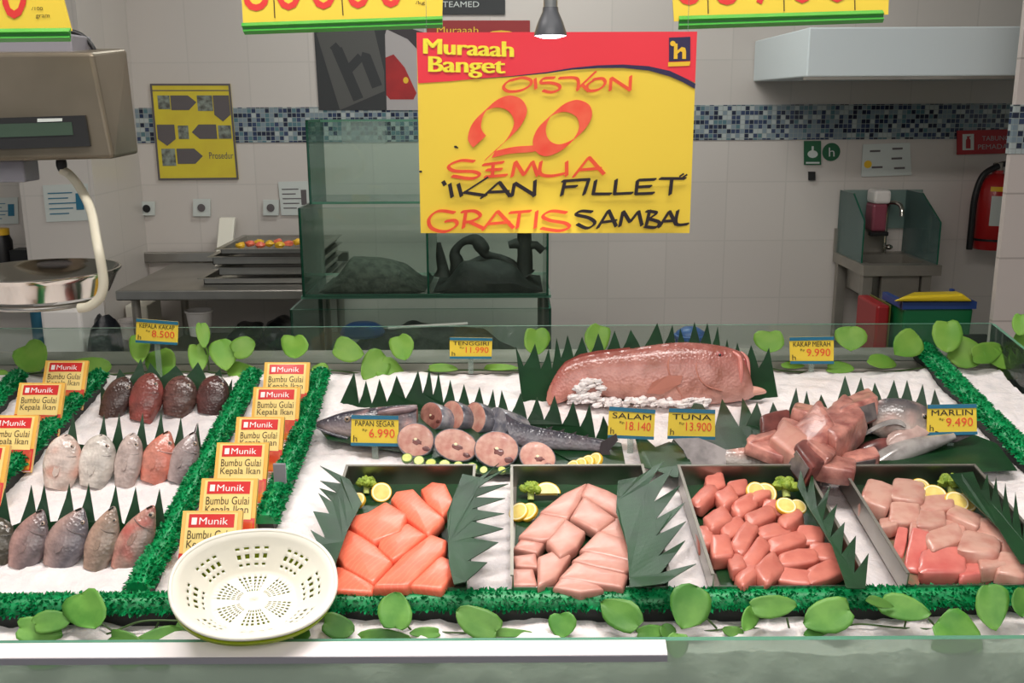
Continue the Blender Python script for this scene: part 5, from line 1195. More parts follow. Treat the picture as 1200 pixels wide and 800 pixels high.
build('upper_jaw', MB().tube([plr.hit(x, y, d) for x, y, d in cat_rom([(868, 412, .002), (875, 420, .004), (877, 434, .004), (878, 448, .004)], 5)], [.002 + .003 * math.sin(i / 15 * math.pi) for i in range(16)], 8), LIP, rf)
build('mouth_opening', MB().blob(plr.hit(872, 436, .012), (plr.hit(876, 436) - plr.hit(872, 436), plr.hit(872, 418) - plr.hit(872, 436), plr.n * .006), 14, 9), mat('mouth inside', (160, 70, 70), .3, coat=.5, var=(60, .6, (110, 44, 46))), rf)
build('lower_jaw', MB().rings([[plr.hit(x, y, d) for x, y, d in ((x0, y0 - 0, .0), (x0, y0 + h_ * .4, .012), (x0, y0 + h_, .004), (x0, y0 + h_ * .7, -.012))] for x0, y0, h_ in ((846, 446, 25), (866, 447, 23), (880, 448, 19), (891, 451, 13), (899, 456, 6))], 0), mat('lower jaw', (222, 164, 146), .25, coat=.6), rf, sub=2)
fin_p = [on_flank(x, y, 403, 474) + plr.n * .003 for x, y in ((800, 440), (797, 450), (775, 462), (757, 461), (764, 448), (782, 440))]
build('pectoral_fin', MB().prism(fin_p, plr.n * .002), 'fin', rf)
mb = MB()
r = random.Random(4)
for i in range(46):
    x = r.uniform(674, 708); y = r.uniform(442, 464)
    if (x - 690) ** 2 / 240 + (y - 454) ** 2 / 110 > 1: continue
    p = on_flank(x, y, 414, 470); s_ = r.uniform(.005, .009); mb.blob(p, (Vector((s_ * 1.3, 0, .2 * s_)), Vector((0, s_, 0)), Vector((-.2 * s_, 0, s_ * .6))), 9, 7, jit=.6, seed=i, sup=.8)
for i in range(150):
    x = r.uniform(668, 830); y = 471 + r.uniform(-4, 4) - (4 if x < 700 else 0); p = plr.hit(x, y, r.uniform(.006, .034)); s_ = r.uniform(.004, .008); mb.blob(p, (Vector((s_ * 1.3, 0, .3 * s_)), Vector((0, s_, 0)), Vector((-.2 * s_, 0, s_ * .6))), 9, 7, jit=.6, seed=i, sup=.8)
tag(build('ice_lumps', mb, 'ice'), 'loose ice lumps piled on the flank of the big red fish', 'ice', kind='stuff')
# ------------------------------------------------------------------ the sliced mackerel
GM = 'mackerel slices'
plm = standing(560, 520, 30, .0)
SKIN = mat('mackerel skin', (106, 106, 118), .22, var=(55, .9, (170, 164, 166)), coat=.7)
SKIND = mat('mackerel dark skin', (74, 74, 84), .22, var=(60, .9, (128, 124, 130)), coat=.7)
hs = lambda: None
def cm(t, s_, p):
    c = mixc((176, 160, 160), (66, 62, 72), .5 + .9 * s_); n_ = noise.noise(p * 60)
    c = mixc(c, (196, 150, 146), max(0, n_ * 1.1) if t > .45 else 0)
    return mixc(c, (40, 38, 42), .75 * max(0, 1 - t / .18))
hp_ = standing(430, 516, 25, 0)
mh, _ = loft([((371, 494), (371, 500), .6), ((384, 489), (384, 506), .55), ((402, 483), (402, 512), .55), ((425, 479), (425, 517), .55), ((450, 476), (450, 520), .52), ((474, 474), (474, 522), .5), ((489, 474), (489, 520), .5)], hp_, cm, 'mackerel_front_cut', sub=5)
tag(mh, 'dark mackerel head with pointed snout, half hidden by its price tag', 'fish piece', GM)
ep = hp_.hit(407, 491, .016); sH = pxsize(ep)
e = build('eye', MB().blob(ep, (XH * 3.6 * sH, Vector((0, .4, 1)) * 3.4 * sH, hp_.n * 2 * sH), 14, 9), 'eye_w', mh)
build('pupil', MB().blob(ep + hp_.n * 1.1 * sH, (XH * 2 * sH, Vector((0, .4, 1)) * 2 * sH, hp_.n * 1.3 * sH), 12, 8), 'eye_b', mh)
build('jaw', MB().tube([hp_.hit(x, y, d) for x, y, d in ((371, 501, .004), (382, 506, .008), (396, 511, .012), (408, 514, .016))], [.0015, .003, .004, .004], 7), SKIND, mh)
build('gill_plate', MB().blob(hp_.hit(466, 481, .018), (hp_.hit(490, 478) - hp_.hit(466, 481), hp_.hit(466, 476) - hp_.hit(466, 481), hp_.n * .006), 16, 9), mat('gill plate', (150, 122, 126), .25, var=(60, .8, (110, 92, 98)), coat=.5), mh)
def segment(name, c, r, ang, ratio, length, label, skin, face_m='steak', bone=True, tilt=35, h=.0, yawv=0, group=GM, blood=True):
    "a cut of the fish: c = photo centre of the cut face, r = (half width, half height) px, length in metres behind it"
    pl = standing(c[0], c[1] + r[1], tilt, h, yawv)
    cc = pl.hit(*c); a_ = math.radians(ang)
    e1 = pl.hit(c[0] + r[0] * math.cos(a_), c[1] - r[0] * math.sin(a_)) - cc; e2 = pl.hit(c[0] + r[1] * math.sin(a_), c[1] + r[1] * math.cos(a_)) - cc; e2 = -e2
    def ring(sc, d, drop=0): return [cc + (e1 * math.cos(t) + e2 * math.sin(t)) * sc * (1 + .05 * math.cos(2 * t + c[0])) - pl.n * d + Vector((0, 0, -drop)) for t in [2 * math.pi * k / 26 for k in range(26)]]
    face = MB().rings([ring(.02, -.0006), ring(.5, -.0012), ring(.9, -.0006), ring(.965, .0006)], 0)
    o = build(name, face, face_m); tag(o, label, 'fish piece', group)
    build('skin_band', MB().rings([ring(.965, .0004), ring(1.0, .0015), ring(1.02, length * .5), ring(.98, length), ring(.9, length + .001)], 0), skin, o)
    build('back_face', MB().rings([ring(.9, length + .0008), ring(.02, length + .0012)], 0), face_m, o)
    if bone:
        build('bloodline', MB().blob(cc + e2 * -.12 + e1 * .12 + pl.n * .0008, (e1 * .26, e2 * .2, pl.n * .0012), 12, 6, jit=.6, seed=int(c[0])), 'flesh_dark' if blood else 'flesh', o)
        build('backbone', MB().blob(cc + pl.n * .0014 + e2 * .02, (e1 * .09, e2 * .09, pl.n * .001), 10, 6), 'lemonpith', o)
        build('belly_cavity', MB().blob(cc + e1 * .62 - e2 * .42 + pl.n * .0008, (e1 * .2, e2 * .16, pl.n * .001), 10, 6, jit=.5, seed=int(c[1])), 'flesh_dark', o)
    return o
segment('mackerel_steak', (505, 487), (14, 16), 0, 1, .045, 'upright mackerel cut behind the steaks, first from the head', SKIN, 'flesh', True, 25, .006, -55)
segment('mackerel_steak', (530, 486), (14, 17), 0, 1, .045, 'upright mackerel cut behind the steaks, second from the head', SKIND, 'steak', False, 25, .006, -55)
segment('mackerel_steak', (556, 489), (14, 18), 0, 1, .045, 'upright mackerel cut behind the steaks, third from the head', SKIND, 'steak', False, 25, .006, -55)
segment('mackerel_steak', (581, 495), (15, 18), 0, 1, .06, 'upright mackerel cut behind the steaks, fourth from the head', SKIN, SKIN, False, 25, .006, -60)
segment('mackerel_steak', (487, 515), (23, 19), -12, 1, .020, 'round mackerel steak in the front line, first beside the tag', SKIN, h=.013)
segment('mackerel_steak', (534, 521), (25, 20), -16, 1, .020, 'round mackerel steak in the front line, second from the tag', SKIN, h=.013)
segment('mackerel_steak', (582, 526), (27, 21), -14, 1, .022, 'round mackerel steak in the front line, third from the tag, with an open belly hole', SKIN, h=.013)
segment('mackerel_steak', (630, 535), (22, 18), -10, 1, .022, 'smallest round mackerel steak, nearest the tail', SKIN, h=.013)
tp = standing(660, 538, 25, 0)
def ct(t, s_, p):
    c = mixc((156, 150, 156), (78, 76, 86), .5 + .9 * s_); return mixc(c, (120, 100, 104), max(0, noise.noise(p * 50)))
mt, _ = loft([((592, 484), (598, 520), .5), ((606, 493), (612, 524), .5), ((630, 500), (636, 526), .5), ((660, 506), (662, 527), .5), ((690, 512), (690, 528), .5), ((710, 516), (708, 530), .45)], tp, ct, 'mackerel_rear_cut', sub=5)
tag(mt, 'long mackerel tail cut with a dark tail fin, lying on banana leaf', 'fish piece', GM)
build('tail_fin', MB().prism([tp.hit(*q, .004) for q in ((704, 518), (722, 508), (724, 516), (714, 528), (722, 556), (716, 560), (706, 542), (702, 530))], tp.n * .004), 'fin_dark', mt, bevel=.001)
for i in range(4): build('finlet', MB().prism([tp.hit(640 + i * 14, 502 + i * 3.2, .0), tp.hit(646 + i * 14, 503 + i * 3.2, .0), tp.hit(648 + i * 14, 499 + i * 3.2, .0)], tp.n * .002), 'fin_dark', mt)
# ------------------------------------------------------------------ the cut marlin
GA = 'marlin chunks on the big fish'
pla = standing(980, 552, 35, 0)
SILV = mat('silver skin', (182, 176, 172), .2, var=(30, .9, (130, 124, 122)), coat=.7, metal=.15)
def ca_(t, s_, p):
    c = mixc((188, 174, 164), (78, 76, 80), .5 + .95 * (s_ - .25)); n_ = noise.noise(p * 34)
    c = mixc(c, (212, 170, 160), max(0, n_ * 1.2)); return mixc(c, (100, 92, 92), max(0, -n_ * .8))
# belly half: a long boat shape, the lower flank of the fish
def cb_(t, s_, p):
    c = mixc((196, 182, 172), (206, 140, 124), .5 + 1.4 * (s_ - .1)); n_ = noise.noise(p * 40); c = mixc((176, 168, 164), c, t * 3.2)
    return mixc(c, (150, 142, 138), max(0, n_ * 1.2))
cm_ = thing('cut_marlin', ICE.hit(980, 555, .0), 'opened silver marlin with a dark topped head, pink flesh and pale tail fin', 'fish')
mb_, _ = loft([((836, 530), (836, 540), .5), ((850, 527), (852, 545), .5), ((876, 524), (880, 550), .5), ((905, 524), (912, 555), .6), ((940, 526), (945, 560), .7), ((975, 532), (978, 562), .7), ((1000, 536), (1006, 560), .5), ((1022, 538), (1026, 550), .4)], pla, cb_, 'body', sub=5, parent=cm_)

build('tail_fin', MB().prism([pla.hit(*q, .0) for q in ((850, 528), (838, 522), (818, 514), (788, 515), (800, 528), (806, 540), (790, 554), (806, 552), (828, 548), (850, 545))], pla.n * .007), mat('silver tail', (168, 160, 158), .22, var=(30, .8, (116, 110, 110)), coat=.6), mb_, bevel=.002)
hd = standing(1060, 520, 35, .01)
mh2, _ = loft([((1018, 480), (1022, 508), .4), ((1026, 471), (1032, 512), .6), ((1040, 467), (1046, 522), .65), ((1058, 468), (1062, 530), .65), ((1078, 474), (1082, 524), .6), ((1098, 484), (1100, 517), .55), ((1116, 494), (1118, 512), .5), ((1130, 502), (1131, 506), .4)], hd, ca_, 'head', sub=5, K=26, parent=cm_)
ep = hd.hit(1083, 489, .024); s_ = pxsize(ep)
e = build('eye', MB().blob(ep, (XH * 5 * s_, Vector((0, .4, 1)) * 4.6 * s_, hd.n * 3 * s_), 16, 10), 'eye_w', mh2); build('pupil', MB().blob(ep + hd.n * 1.8 * s_, (XH * 2.8 * s_, Vector((0, .4, 1)) * 2.8 * s_, hd.n * 1.8 * s_), 12, 8), 'eye_b', mh2)
build('mouth', MB().tube([hd.hit(x, y, d) for x, y, d in ((1128, 506, .006), (1110, 508, .018), (1096, 506, .026))], [.001, .002, .002], 6), 'eye_b', mh2)
gc = [(985, 536), (996, 524), (1012, 513), (1032, 503), (1050, 499), (1060, 502)]
mb = MB(); gp = cat_rom(gc, 5); k = len(gp)
lo = [hd.hit(x, y, .040) for x, y in gp]; hi = [hd.hit(x + 3 + 4 * math.sin(math.pi * i / (k - 1)), y - 3 - 9 * math.sin(math.pi * i / (k - 1)), .034) for i, (x, y) in enumerate(gp)]
mb.rings([[a, a + hd.n * .003 + (b - a) * .3, b, b - hd.n * .006] for a, b in zip(lo, hi)], 0)
build('gill_flap', mb, SILV, mh2, sub=1)
build('gill_opening', MB().blob(hd.hit(1024, 526, .018), (hd.hit(1050, 520) - hd.hit(1024, 526), hd.hit(1026, 514) - hd.hit(1024, 526), hd.n * .010), 18, 10), mat('gill cavity', (84, 46, 44), .3, coat=.5, var=(30, .8, (150, 84, 78))), mh2)
build('cheek', MB().blob(hd.hit(1062, 512, .026), (hd.hit(1084, 503) - hd.hit(1062, 512), hd.hit(1056, 500) - hd.hit(1062, 512), hd.n * .010), 16, 10, jit=.3, seed=3), mat('cheek skin', (206, 176, 166), .25, coat=.6, var=(40, .8, (170, 140, 134))), mh2)
lp_ = [(970, 563), (996, 561), (1020, 552), (1046, 535), (1072, 524), (1098, 517), (1118, 511)]
build('lower_jaw', MB().tube([hd.hit(x, y, .028) for x, y in cat_rom(lp_, 5)], [.007 + .017 * math.sin(math.pi * min(1, .1 + i / 32)) for i in range(31)], 10), SILV, mh2)
build('pelvic_fin', MB().prism([hd.hit(*q, .02) for q in ((1096, 520), (1118, 508), (1146, 500), (1140, 510), (1120, 518))], hd.n * .003), 'fin_dark', mh2)
CH = [((948, 489), 38, 26, -10, .052, 'flesh', 'marlin chunk with a pink top corner, highest on the tail side'), ((1004, 481), 44, 32, 22, .056, 'flesh', 'marlin chunk leaning on the dark top of the head'), ((985, 503), 44, 42, 40, .058, 'flesh', 'big marlin chunk in the middle of the heap beneath the head piece'), ((957, 512), 36, 44, -60, .060, 'flesh', 'upright marlin chunk with a grey skin side in mid heap'), ((926, 524), 40, 30, -35, .056, 'fillet', 'smooth pale marlin chunk towards the tail'), ((908, 497), 32, 16, 12, .05, 'flesh_dark', 'flat dark red marlin piece at the back of the heap'), ((898, 528), 46, 18, -20, .044, 'flesh', 'long marlin strip on the tail end of the body'), ((948, 540), 34, 36, -50, .056, 'flesh_dark', 'dark bloody marlin chunk hanging over the tuna tray'), ((978, 550), 46, 24, -10, .050, 'flesh', 'marlin chunk at the front edge over the tray corner'), ((1008, 538), 40, 16, 12, .040, 'flesh', 'marlin strip lying in the open belly'), ((894, 516), 32, 14, 20, .046, 'flesh', 'small marlin sliver behind the tail strip'), ((925, 506), 24, 18, -20, .055, 'flesh', 'small marlin lump above the smooth pale chunk'), ((960, 532), 30, 26, -40, .06, 'flesh', 'marlin chunk above the dark bloody one')]
for i, ((x, y), w, h, a, hc, m, lab) in enumerate(CH):
    o = chunk(x, y, w * 1.1, h * 1.1, a, hc, m, 'marlin_chunk', .24, i + 90, .42, .12, skin=i % 2 == 1); tag(o, lab, 'fish piece', GA)
# ------------------------------------------------------------------ seasoning packets
def packet(xl, xr, ytop, label, group, ht=.115, lean=32, h=.085, dark=False, shift=None):
    top = ICE.hit((xl + xr) / 2, ytop, h)
    l = math.radians(lean); n = Vector((0, -math.cos(l), math.sin(l))); pl = Pl(top, n)
    dn = Vector((0, -math.sin(l), -math.cos(l)))
    a = pl.hit(xl, ytop); b = pl.hit(xr, ytop)
    w = (b - a).length; ht = w * 1.18
    tl, tr = a, b; bl, br = a + dn * ht, b + dn * ht
    o = thing('seasoning_packet', (bl + br) / 2, label, 'packet', group)
    th = .010
    def back(p, k): return p - n * k
    fr = [bl, br, tr, tl]; ins = [p + ((bl + tr) / 2 - p) * .03 - n * .003 for p in fr]
    mb = MB(); c = [q for q in fr]
    mb.add([p - n * .002 for p in fr] + [back(p, th) for p in fr], [(0, 1, 2, 3), (7, 6, 5, 4), (0, 4, 5, 1), (1, 5, 6, 2), (2, 6, 7, 3), (3, 7, 4, 0)], 0)
    build('packet_body', mb, 'packedge', o)
    fn0 = quadmap(tl, tr, br, bl)
    def fn(u, v): return fn0(u, v) + n * (-.002 + .004 * math.sin(math.pi * min(1, max(0, u))) * math.sin(math.pi * min(1, max(0, v))) + .0006)
    def area(u0, v0, u1, v1, m, nm, par=o, k=6, d=0):
        vs = [fn(u0 + (u1 - u0) * i / k, v0 + (v1 - v0) * j / k) + n * d for j in range(k + 1) for i in range(k + 1)]
        return build(nm, MB().add(vs, [(j * (k + 1) + i, j * (k + 1) + i + 1, (j + 1) * (k + 1) + i + 1, (j + 1) * (k + 1) + i) for j in range(k) for i in range(k)], 0, True), m, par)
    area(.0, .0, 1, .40, 'packred', 'red_base'); area(.03, .03, .97, .36, 'packfood', 'food_picture', d=.0004)
    area(.07, .38, .93, .97, 'packyel', 'yellow_panel', d=.0004)
    hd_ = area(.12, .76, .88, .95, 'packred', 'header_band', d=.0008)
    f = MB(); write(f, 'Munik', lambda u, v: fn(.30 + .48 * u, .80 + .10 * v) + n * .0012); f.add([fn(u, v) + n * .0012 for u, v in rect(.17, .80, .26, .90)], [(0, 1, 2, 3)]); build('header_lettering', f, 'white', hd_)
    f = MB(); write(f, 'Bumbu Gulai', lambda u, v: fn(.12 + .76 * u, .60 + .12 * v) + n * .0010); write(f, 'Kepala Ikan', lambda u, v: fn(.12 + .76 * u, .44 + .14 * v) + n * .0010); build('lettering', f, 'brown', o)
    area(.0, .0, 1.0, .015, 'packclear', 'bottom_seam', d=.0006)
    return o
for i, (xl, xr, yt, lab) in enumerate([(310, 363, 424, 'seasoning packet at the back of the long packet column'), (297, 352, 453, 'seasoning packet second from the back of the long packet column'), (277, 333, 488, 'seasoning packet third from the back of the long packet column'), (254, 315, 518, 'seasoning packet third from the colander in the long packet column'), (236, 302, 560, 'seasoning packet second from the colander in the long packet column'), (214, 284, 598, 'seasoning packet at the front of the long column, touching the colander')]):
    packet(xl, xr, yt, lab, 'seasoning packets in the long column')
for i, (xl, xr, yt, lab) in enumerate([(53, 103, 422, 'seasoning packet at the back of the short column, under a bright glare'), (22, 76, 448, 'seasoning packet second from the back of the short column by the edge'), (-12, 45, 486, 'seasoning packet third from the back of the short column by the edge'), (-52, 11, 521, 'seasoning packet cut off by the picture edge in the short column')]):
    packet(xl, xr, yt, lab, 'seasoning packets in the short column')
# ------------------------------------------------------------------ price tags
def price_tag(q, name, price, label, y=None, on_ice=None, stem=True):
    "q: tl, tr, br, bl photo points of the whole tag"
    cx = sum(p[0] for p in q) / 4; yb = max(p[1] for p in q)
    pl = Pl((0, y, 0), (0, -1, 0)) if y else standing(cx, on_ice, 14, .0)
    P = [pl.hit(*p) for p in q]; n = pl.n
    o = thing('price_tag', (P[2] + P[3]) / 2, label, 'price tag', 'yellow price tags')
    fn0 = quadmap(*P); fn = lambda u, v: fn0(u, v) + n * .0012
    build('card', MB().prism([P[3], P[2], P[1], P[0]], n * -.002), 'yellow', o)
    up2 = n * .0012
    for nm, r in (('top_strip', rect(0, .87, 1, 1)), ('bottom_strip', rect(0, 0, 1, .1))):
        pts = [fn0(u, v) for u, v in r]; build(nm, MB().prism(pts, n * .002), 'tagblue', o)
    f = MB(); write(f, name, lambda u, v: fn(.08 + .84 * u, .64 + .18 * v)); build('name_lettering', f, 'inkblack', o)
    f = MB(); write(f, price, lambda u, v: fn(.38 + .54 * u, .28 + .28 * v)); build('price_lettering', f, 'inkorange', o)
    f = MB(); write(f, 'h', lambda u, v: fn(.05 + .08 * u, .14 + .2 * v)); write(f, 'Rp', lambda u, v: fn(.24 + .1 * u, .46 + .1 * v)); build('small_print', f, 'brown', o)
    m_ = (P[2] + P[3]) / 2
    z = zg if y else None
    if stem:
        gz_ = ice_z(m_.y) - .02 if m_.y < 2.24 else zl - .006
        if gz_ < m_.z: build('tag_stem', MB().box((m_.x - .006, m_.y + .002, gz_), (m_.x + .006, m_.y + .004, m_.z + .004)), 'clear', o)
    return o
price_tag([(160, 373), (209, 377), (208, 404), (159, 401)], 'KEPALA KAKAP', '8.500', 'yellow price tag standing at the glass behind the dark fish row', y=2.22)
price_tag([(527, 395), (577, 396), (576, 420), (527, 420)], 'TENGGIRI', '11.990', 'yellow price tag standing at the glass before the bottom tank', y=2.24)
price_tag([(925, 395), (977, 394), (977, 426), (926, 426)], 'KAKAP MERAH', '9.990', 'yellow price tag standing at the glass below the wall wash basin', y=2.24)
price_tag([(412, 486), (467, 487), (467, 523), (411, 522)], 'PAPAN SEGAR', '6.990', 'yellow price tag standing in front of the mackerel head', on_ice=536)
price_tag([(714, 476), (768, 480), (766, 515), (712, 513)], 'SALAM', '18.140', 'yellow price tag below the big red fish, first from the mackerel', on_ice=528)
price_tag([(784, 478), (838, 480), (838, 515), (782, 514)], 'TUNA', '13.900', 'yellow price tag below the big red fish, next to the marlin tail', on_ice=528)
price_tag([(1087, 474), (1144, 473), (1145, 509), (1086, 510)], 'MARLIN', '9.490', 'yellow price tag over the marlin head beside the green divider', on_ice=532)
# ------------------------------------------------------------------ colander
rc = hy(298.5, 682, 1.30); sC = pxsize(rc)
vdir = (CAM - rc).normalized()
sx = Vector((1, 0, 0)); tiltv = math.radians(33)
upv = (Vector((0, 0, 1)) - vdir * vdir.z).normalized()
axis = (vdir * math.cos(tiltv) + upv * math.sin(tiltv) + Vector((.06, 0, 0))).normalized()
rl_ = math.radians(13)
ex_ = (sx - axis * sx.dot(axis)).normalized(); ey_ = axis.cross(ex_)
ex2 = ex_ * math.cos(rl_) + ey_ * math.sin(rl_); ey2 = axis.cross(ex2)
AX = Matrix((ex2, ey2, axis)).transposed()
RA = 94 * sC; RB = RA * .77; DP = .048
def bowl(a, rr, k=1.0, d0=0.0):
    "superellipse ring point: angle, fraction of rim radius, depth"
    c, s_ = math.cos(a), math.sin(a); e = .90
    return Vector((math.copysign(abs(c) ** e, c) * RA * rr * k, math.copysign(abs(s_) ** e, s_) * RB * rr * k, d0))
prof = [(0, -DP), (.12, -DP), (.16, -DP)] + [(.16 + .30 * i / 15, -DP) for i in range(1, 16)] + [(.52, -DP * .985), (.56, -DP * .9)] + [(.56 + .28 * i / 11, -DP * (.9 - .62 * i / 11)) for i in range(1, 12)] + [(.90, -DP * .12), (.955, -DP * .0), (1.0, .001), (1.0, -.004)]
SEG = 192
def hole(i, j):
    r = (prof[i][0] + prof[i + 1][0]) / 2; a = (j + .5) / SEG
    if .17 < r < .46:
        s_ = (a * 6) % 1
        k = i - 3
        if .12 < s_ < .88 and k % 3 != 2 and k >= 0: return (j % 4) in (1, 2)
    if .60 < r < .82:
        s_ = (a * 8 + .5) % 1; k = i - 20
        if .12 < s_ < .88 and k in (0, 1, 4, 5, 8, 9): return (j % 4) in (1, 2)
    return False
def shell(k, dz, holes, rot=0, rmax=2):
    mb = MB(); rings = [[rc + AX @ bowl(2 * math.pi * j / SEG, max(r, .002), k, z + dz) for j in range(SEG)] for r, z in prof]
    vs = [p for r in rings for p in r]; fs = []
    for i in range(len(prof) - 1):
        for j in range(SEG):
            if holes and prof[i][0] < rmax and hole(i, (j + rot) % SEG): continue
            a = i * SEG + j; b = i * SEG + (j + 1) % SEG
            fs.append((a, b, b + SEG, a + SEG))
    return mb.add(vs, fs, 0, True)
col = thing('colander', rc - axis * DP, 'oval cream plastic colander nested in a lime one, leaning on the ice front', 'colander')
build('inner_basket', shell(1.0, 0, True), 'cream', col, solid=.0016)
ob = build('outer_basket', shell(.985, -.016, True, 1, .5), 'lime', col, solid=.0016)
build('basket_rim', MB().tube([rc + AX @ bowl(2 * math.pi * j / 96, 1.0, 1.0, .0) for j in range(97)], .0032, 8, cap=False), 'cream', col)
# ------------------------------------------------------------------ ivy
HALF = [(0, .01), (.2, -.01), (.36, .05), (.47, .2), (.51, .40), (.46, .60), (.34, .78), (.18, .91), (0, .98)]
def ivy_leaf(px, py, w, h, ang, plane, m, parent, fold=.11, curl=.14, seed=0):
    "heart shaped leaf: w, h in photo points, ang = where its tip points (0 = down, 90 = toward +x)"
    a = math.radians(ang); ca, sa = math.cos(a), math.sin(a); cols = 4; r = random.Random(seed * 7 + int(px)); s_ = pxsize(plane.hit(px, py))
    vs = []; k = len(HALF); L_ = h; W = w
    for (x, y) in HALF:
        ymid = .05 + .95 * (y + .05) / 1.05 if x else y
        for c in range(-cols, cols + 1):
            f = c / cols; lx = x * f; ly = y * abs(f) + max(0.05, min(1, ymid)) * (1 - abs(f)) if x else y
            X = lx * W * (1 + .10 * math.sin(5 * ly + px) * (1 if lx > 0 else -.6)); Y = (ly - .5) * L_ * (1 + .06 * math.sin(9 * lx + py))
            qx = px + X * ca + Y * sa; qy = py - X * sa + Y * ca
            d = (abs(lx) * fold * W + (ly - .3) ** 2 * -curl * L_ + .05 * W * math.sin(7 * ly + r.random()) * abs(f)) * s_
            vs.append(plane.hit(qx, qy) + plane.n * d)
    n = 2 * cols + 1; mb = MB()
    mb.add(vs, [(i * n + j, i * n + j + 1, (i + 1) * n + j + 1, (i + 1) * n + j) for i in range(k - 1) for j in range(n - 1)], 0, True)
    return build('leaf', mb, m, parent, solid=.0008)
def lplane(px, py, y, lean, yaw=0):
    p = hy(px, py, y); l = math.radians(lean); a = math.radians(yaw)
    return Pl(p, (math.sin(a) * math.cos(l), -math.cos(a) * math.cos(l), math.sin(l)))
def vine(name, label, leaves, stems, m, y0, rs=.0016, group=None):
    o = thing(name, hy(leaves[0][0], leaves[0][1], y0), label, 'ivy vine', group)
    for i, L_ in enumerate(leaves):
        px, py, w, h, ang = L_[:5]; y = L_[5] if len(L_) > 5 else y0; lean = L_[6] if len(L_) > 6 else 38
        ivy_leaf(px, py, w, h, ang, lplane(px, py, y, lean, ((i * 37) % 50) - 25), m, o, seed=i)
    for s_ in stems:
        build('stem', MB().tube([hy(x, yy, y0 + .012) for x, yy in cat_rom(s_, 6)], rs, 6), 'stem', o)
    return o
YV = 1.332
gV = 'artificial ivy along the front glass'
vine('ivy_vine', 'artificial ivy vine trailing along the front glass before the whole fish', [
    (103, 716, 50, 46, 20), (48, 740, 34, 56, 80), (62, 728, 26, 46, 100), (148, 752, 26, 40, 70, 1.315), (186, 745, 20, 56, -80), (226, 733, 34, 46, -70, 1.35), (55, 773, 26, 46, 90, 1.292), (147, 774, 24, 38, 80, 1.292), (186, 776, 22, 36, 85, 1.292)],
    [[(-10, 752), (40, 752), (90, 753), (130, 741), (165, 728), (205, 727), (235, 730)], [(118, 730), (132, 739)], [(180, 740), (186, 729)]], 'ivy', YV, group=gV)
vine('ivy_vine', 'artificial ivy vine trailing along the front glass by the colander and salmon', [
    (338, 746, 38, 50, -60), (398, 734, 30, 40, 75), (463, 714, 40, 46, 180), (452, 747, 20, 62, 90, 1.318), (497, 741, 14, 36, -90), (558, 727, 36, 58, -118), (598, 741, 11, 56, 90), (659, 733, 32, 30, 10), (340, 764, 26, 40, 80, 1.292), (492, 768, 14, 50, 90, 1.292)],
    [[(300, 742), (350, 748), (400, 745), (440, 744), (485, 740), (530, 741), (565, 742), (610, 744), (660, 744)], [(470, 726), (482, 738)], [(560, 733), (570, 744)], [(391, 738), (390, 746)]], 'ivy', YV, group=gV)
vine('ivy_vine', 'artificial ivy vine trailing along the front glass below the tuna tray', [
    (726, 719, 38, 54, -122), (766, 740, 16, 40, 95), (808, 712, 50, 52, -20), (794, 757, 28, 30, 0, 1.292), (878, 726, 20, 30, -20), (858, 740, 14, 26, -110), (908, 710, 28, 56, 92), (968, 722, 42, 60, -75), (958, 738, 18, 34, -70), (784, 743, 18, 26, 30)],
    [[(735, 728), (750, 741), (775, 741), (800, 741), (840, 738), (870, 734), (900, 739), (925, 746)], [(826, 722), (840, 736)], [(922, 724), (927, 745)]], 'ivy', YV, group=gV)
vine('ivy_vine', 'artificial ivy vine trailing along the front glass below the marlin tray', [
    (1062, 713, 30, 62, 80), (1032, 706, 12, 34, 75), (1126, 744, 48, 64, 60, 1.31), (1163, 712, 40, 54, 10), (1199, 706, 30, 34, 0), (1120, 756, 22, 56, 90, 1.294)],
    [[(965, 744), (990, 734), (1010, 731), (1050, 735), (1095, 737), (1120, 736)], [(1088, 725), (1098, 735)], [(1062, 725), (1060, 734)], [(1168, 732), (1178, 743)]], 'ivy', YV, group=gV)
YB = 2.25
gB = 'artificial ivy along the back glass'
vine('ivy_vine', 'artificial ivy vine along the back glass below the weighing pan and first tag', [
    (38, 420, 40, 36, 30), (104, 432, 28, 60, 100), (163, 409, 24, 34, 0), (190, 428, 36, 36, 10), (232, 420, 24, 34, 5), (262, 416, 32, 36, 10), (286, 406, 26, 30, 120), (284, 434, 20, 36, 90), (238, 393, 16, 30, 10), (8, 445, 18, 24, 60)],
    [[(20, 440), (60, 436), (110, 440), (170, 436), (240, 436), (290, 440)], [(236, 400), (243, 418), (245, 434)]], 'ivy_back', YB, .002, gB)
vine('ivy_vine', 'artificial ivy vine along the back glass before the fish tanks', [
    (345, 407, 31, 28, 0), (376, 436, 20, 20, 30), (409, 411, 28, 36, 80), (471, 408, 28, 30, 15), (438, 430, 34, 38, -40), (460, 438, 30, 36, 60), (520, 431, 10, 36, 90), (588, 430, 8, 40, 90), (628, 401, 30, 32, 0, 2.27), (700, 399, 30, 36, -10, 2.29)],
    [[(330, 434), (390, 434), (450, 440), (520, 434), (600, 434), (700, 436)]], 'ivy_back', YB, .002, gB)
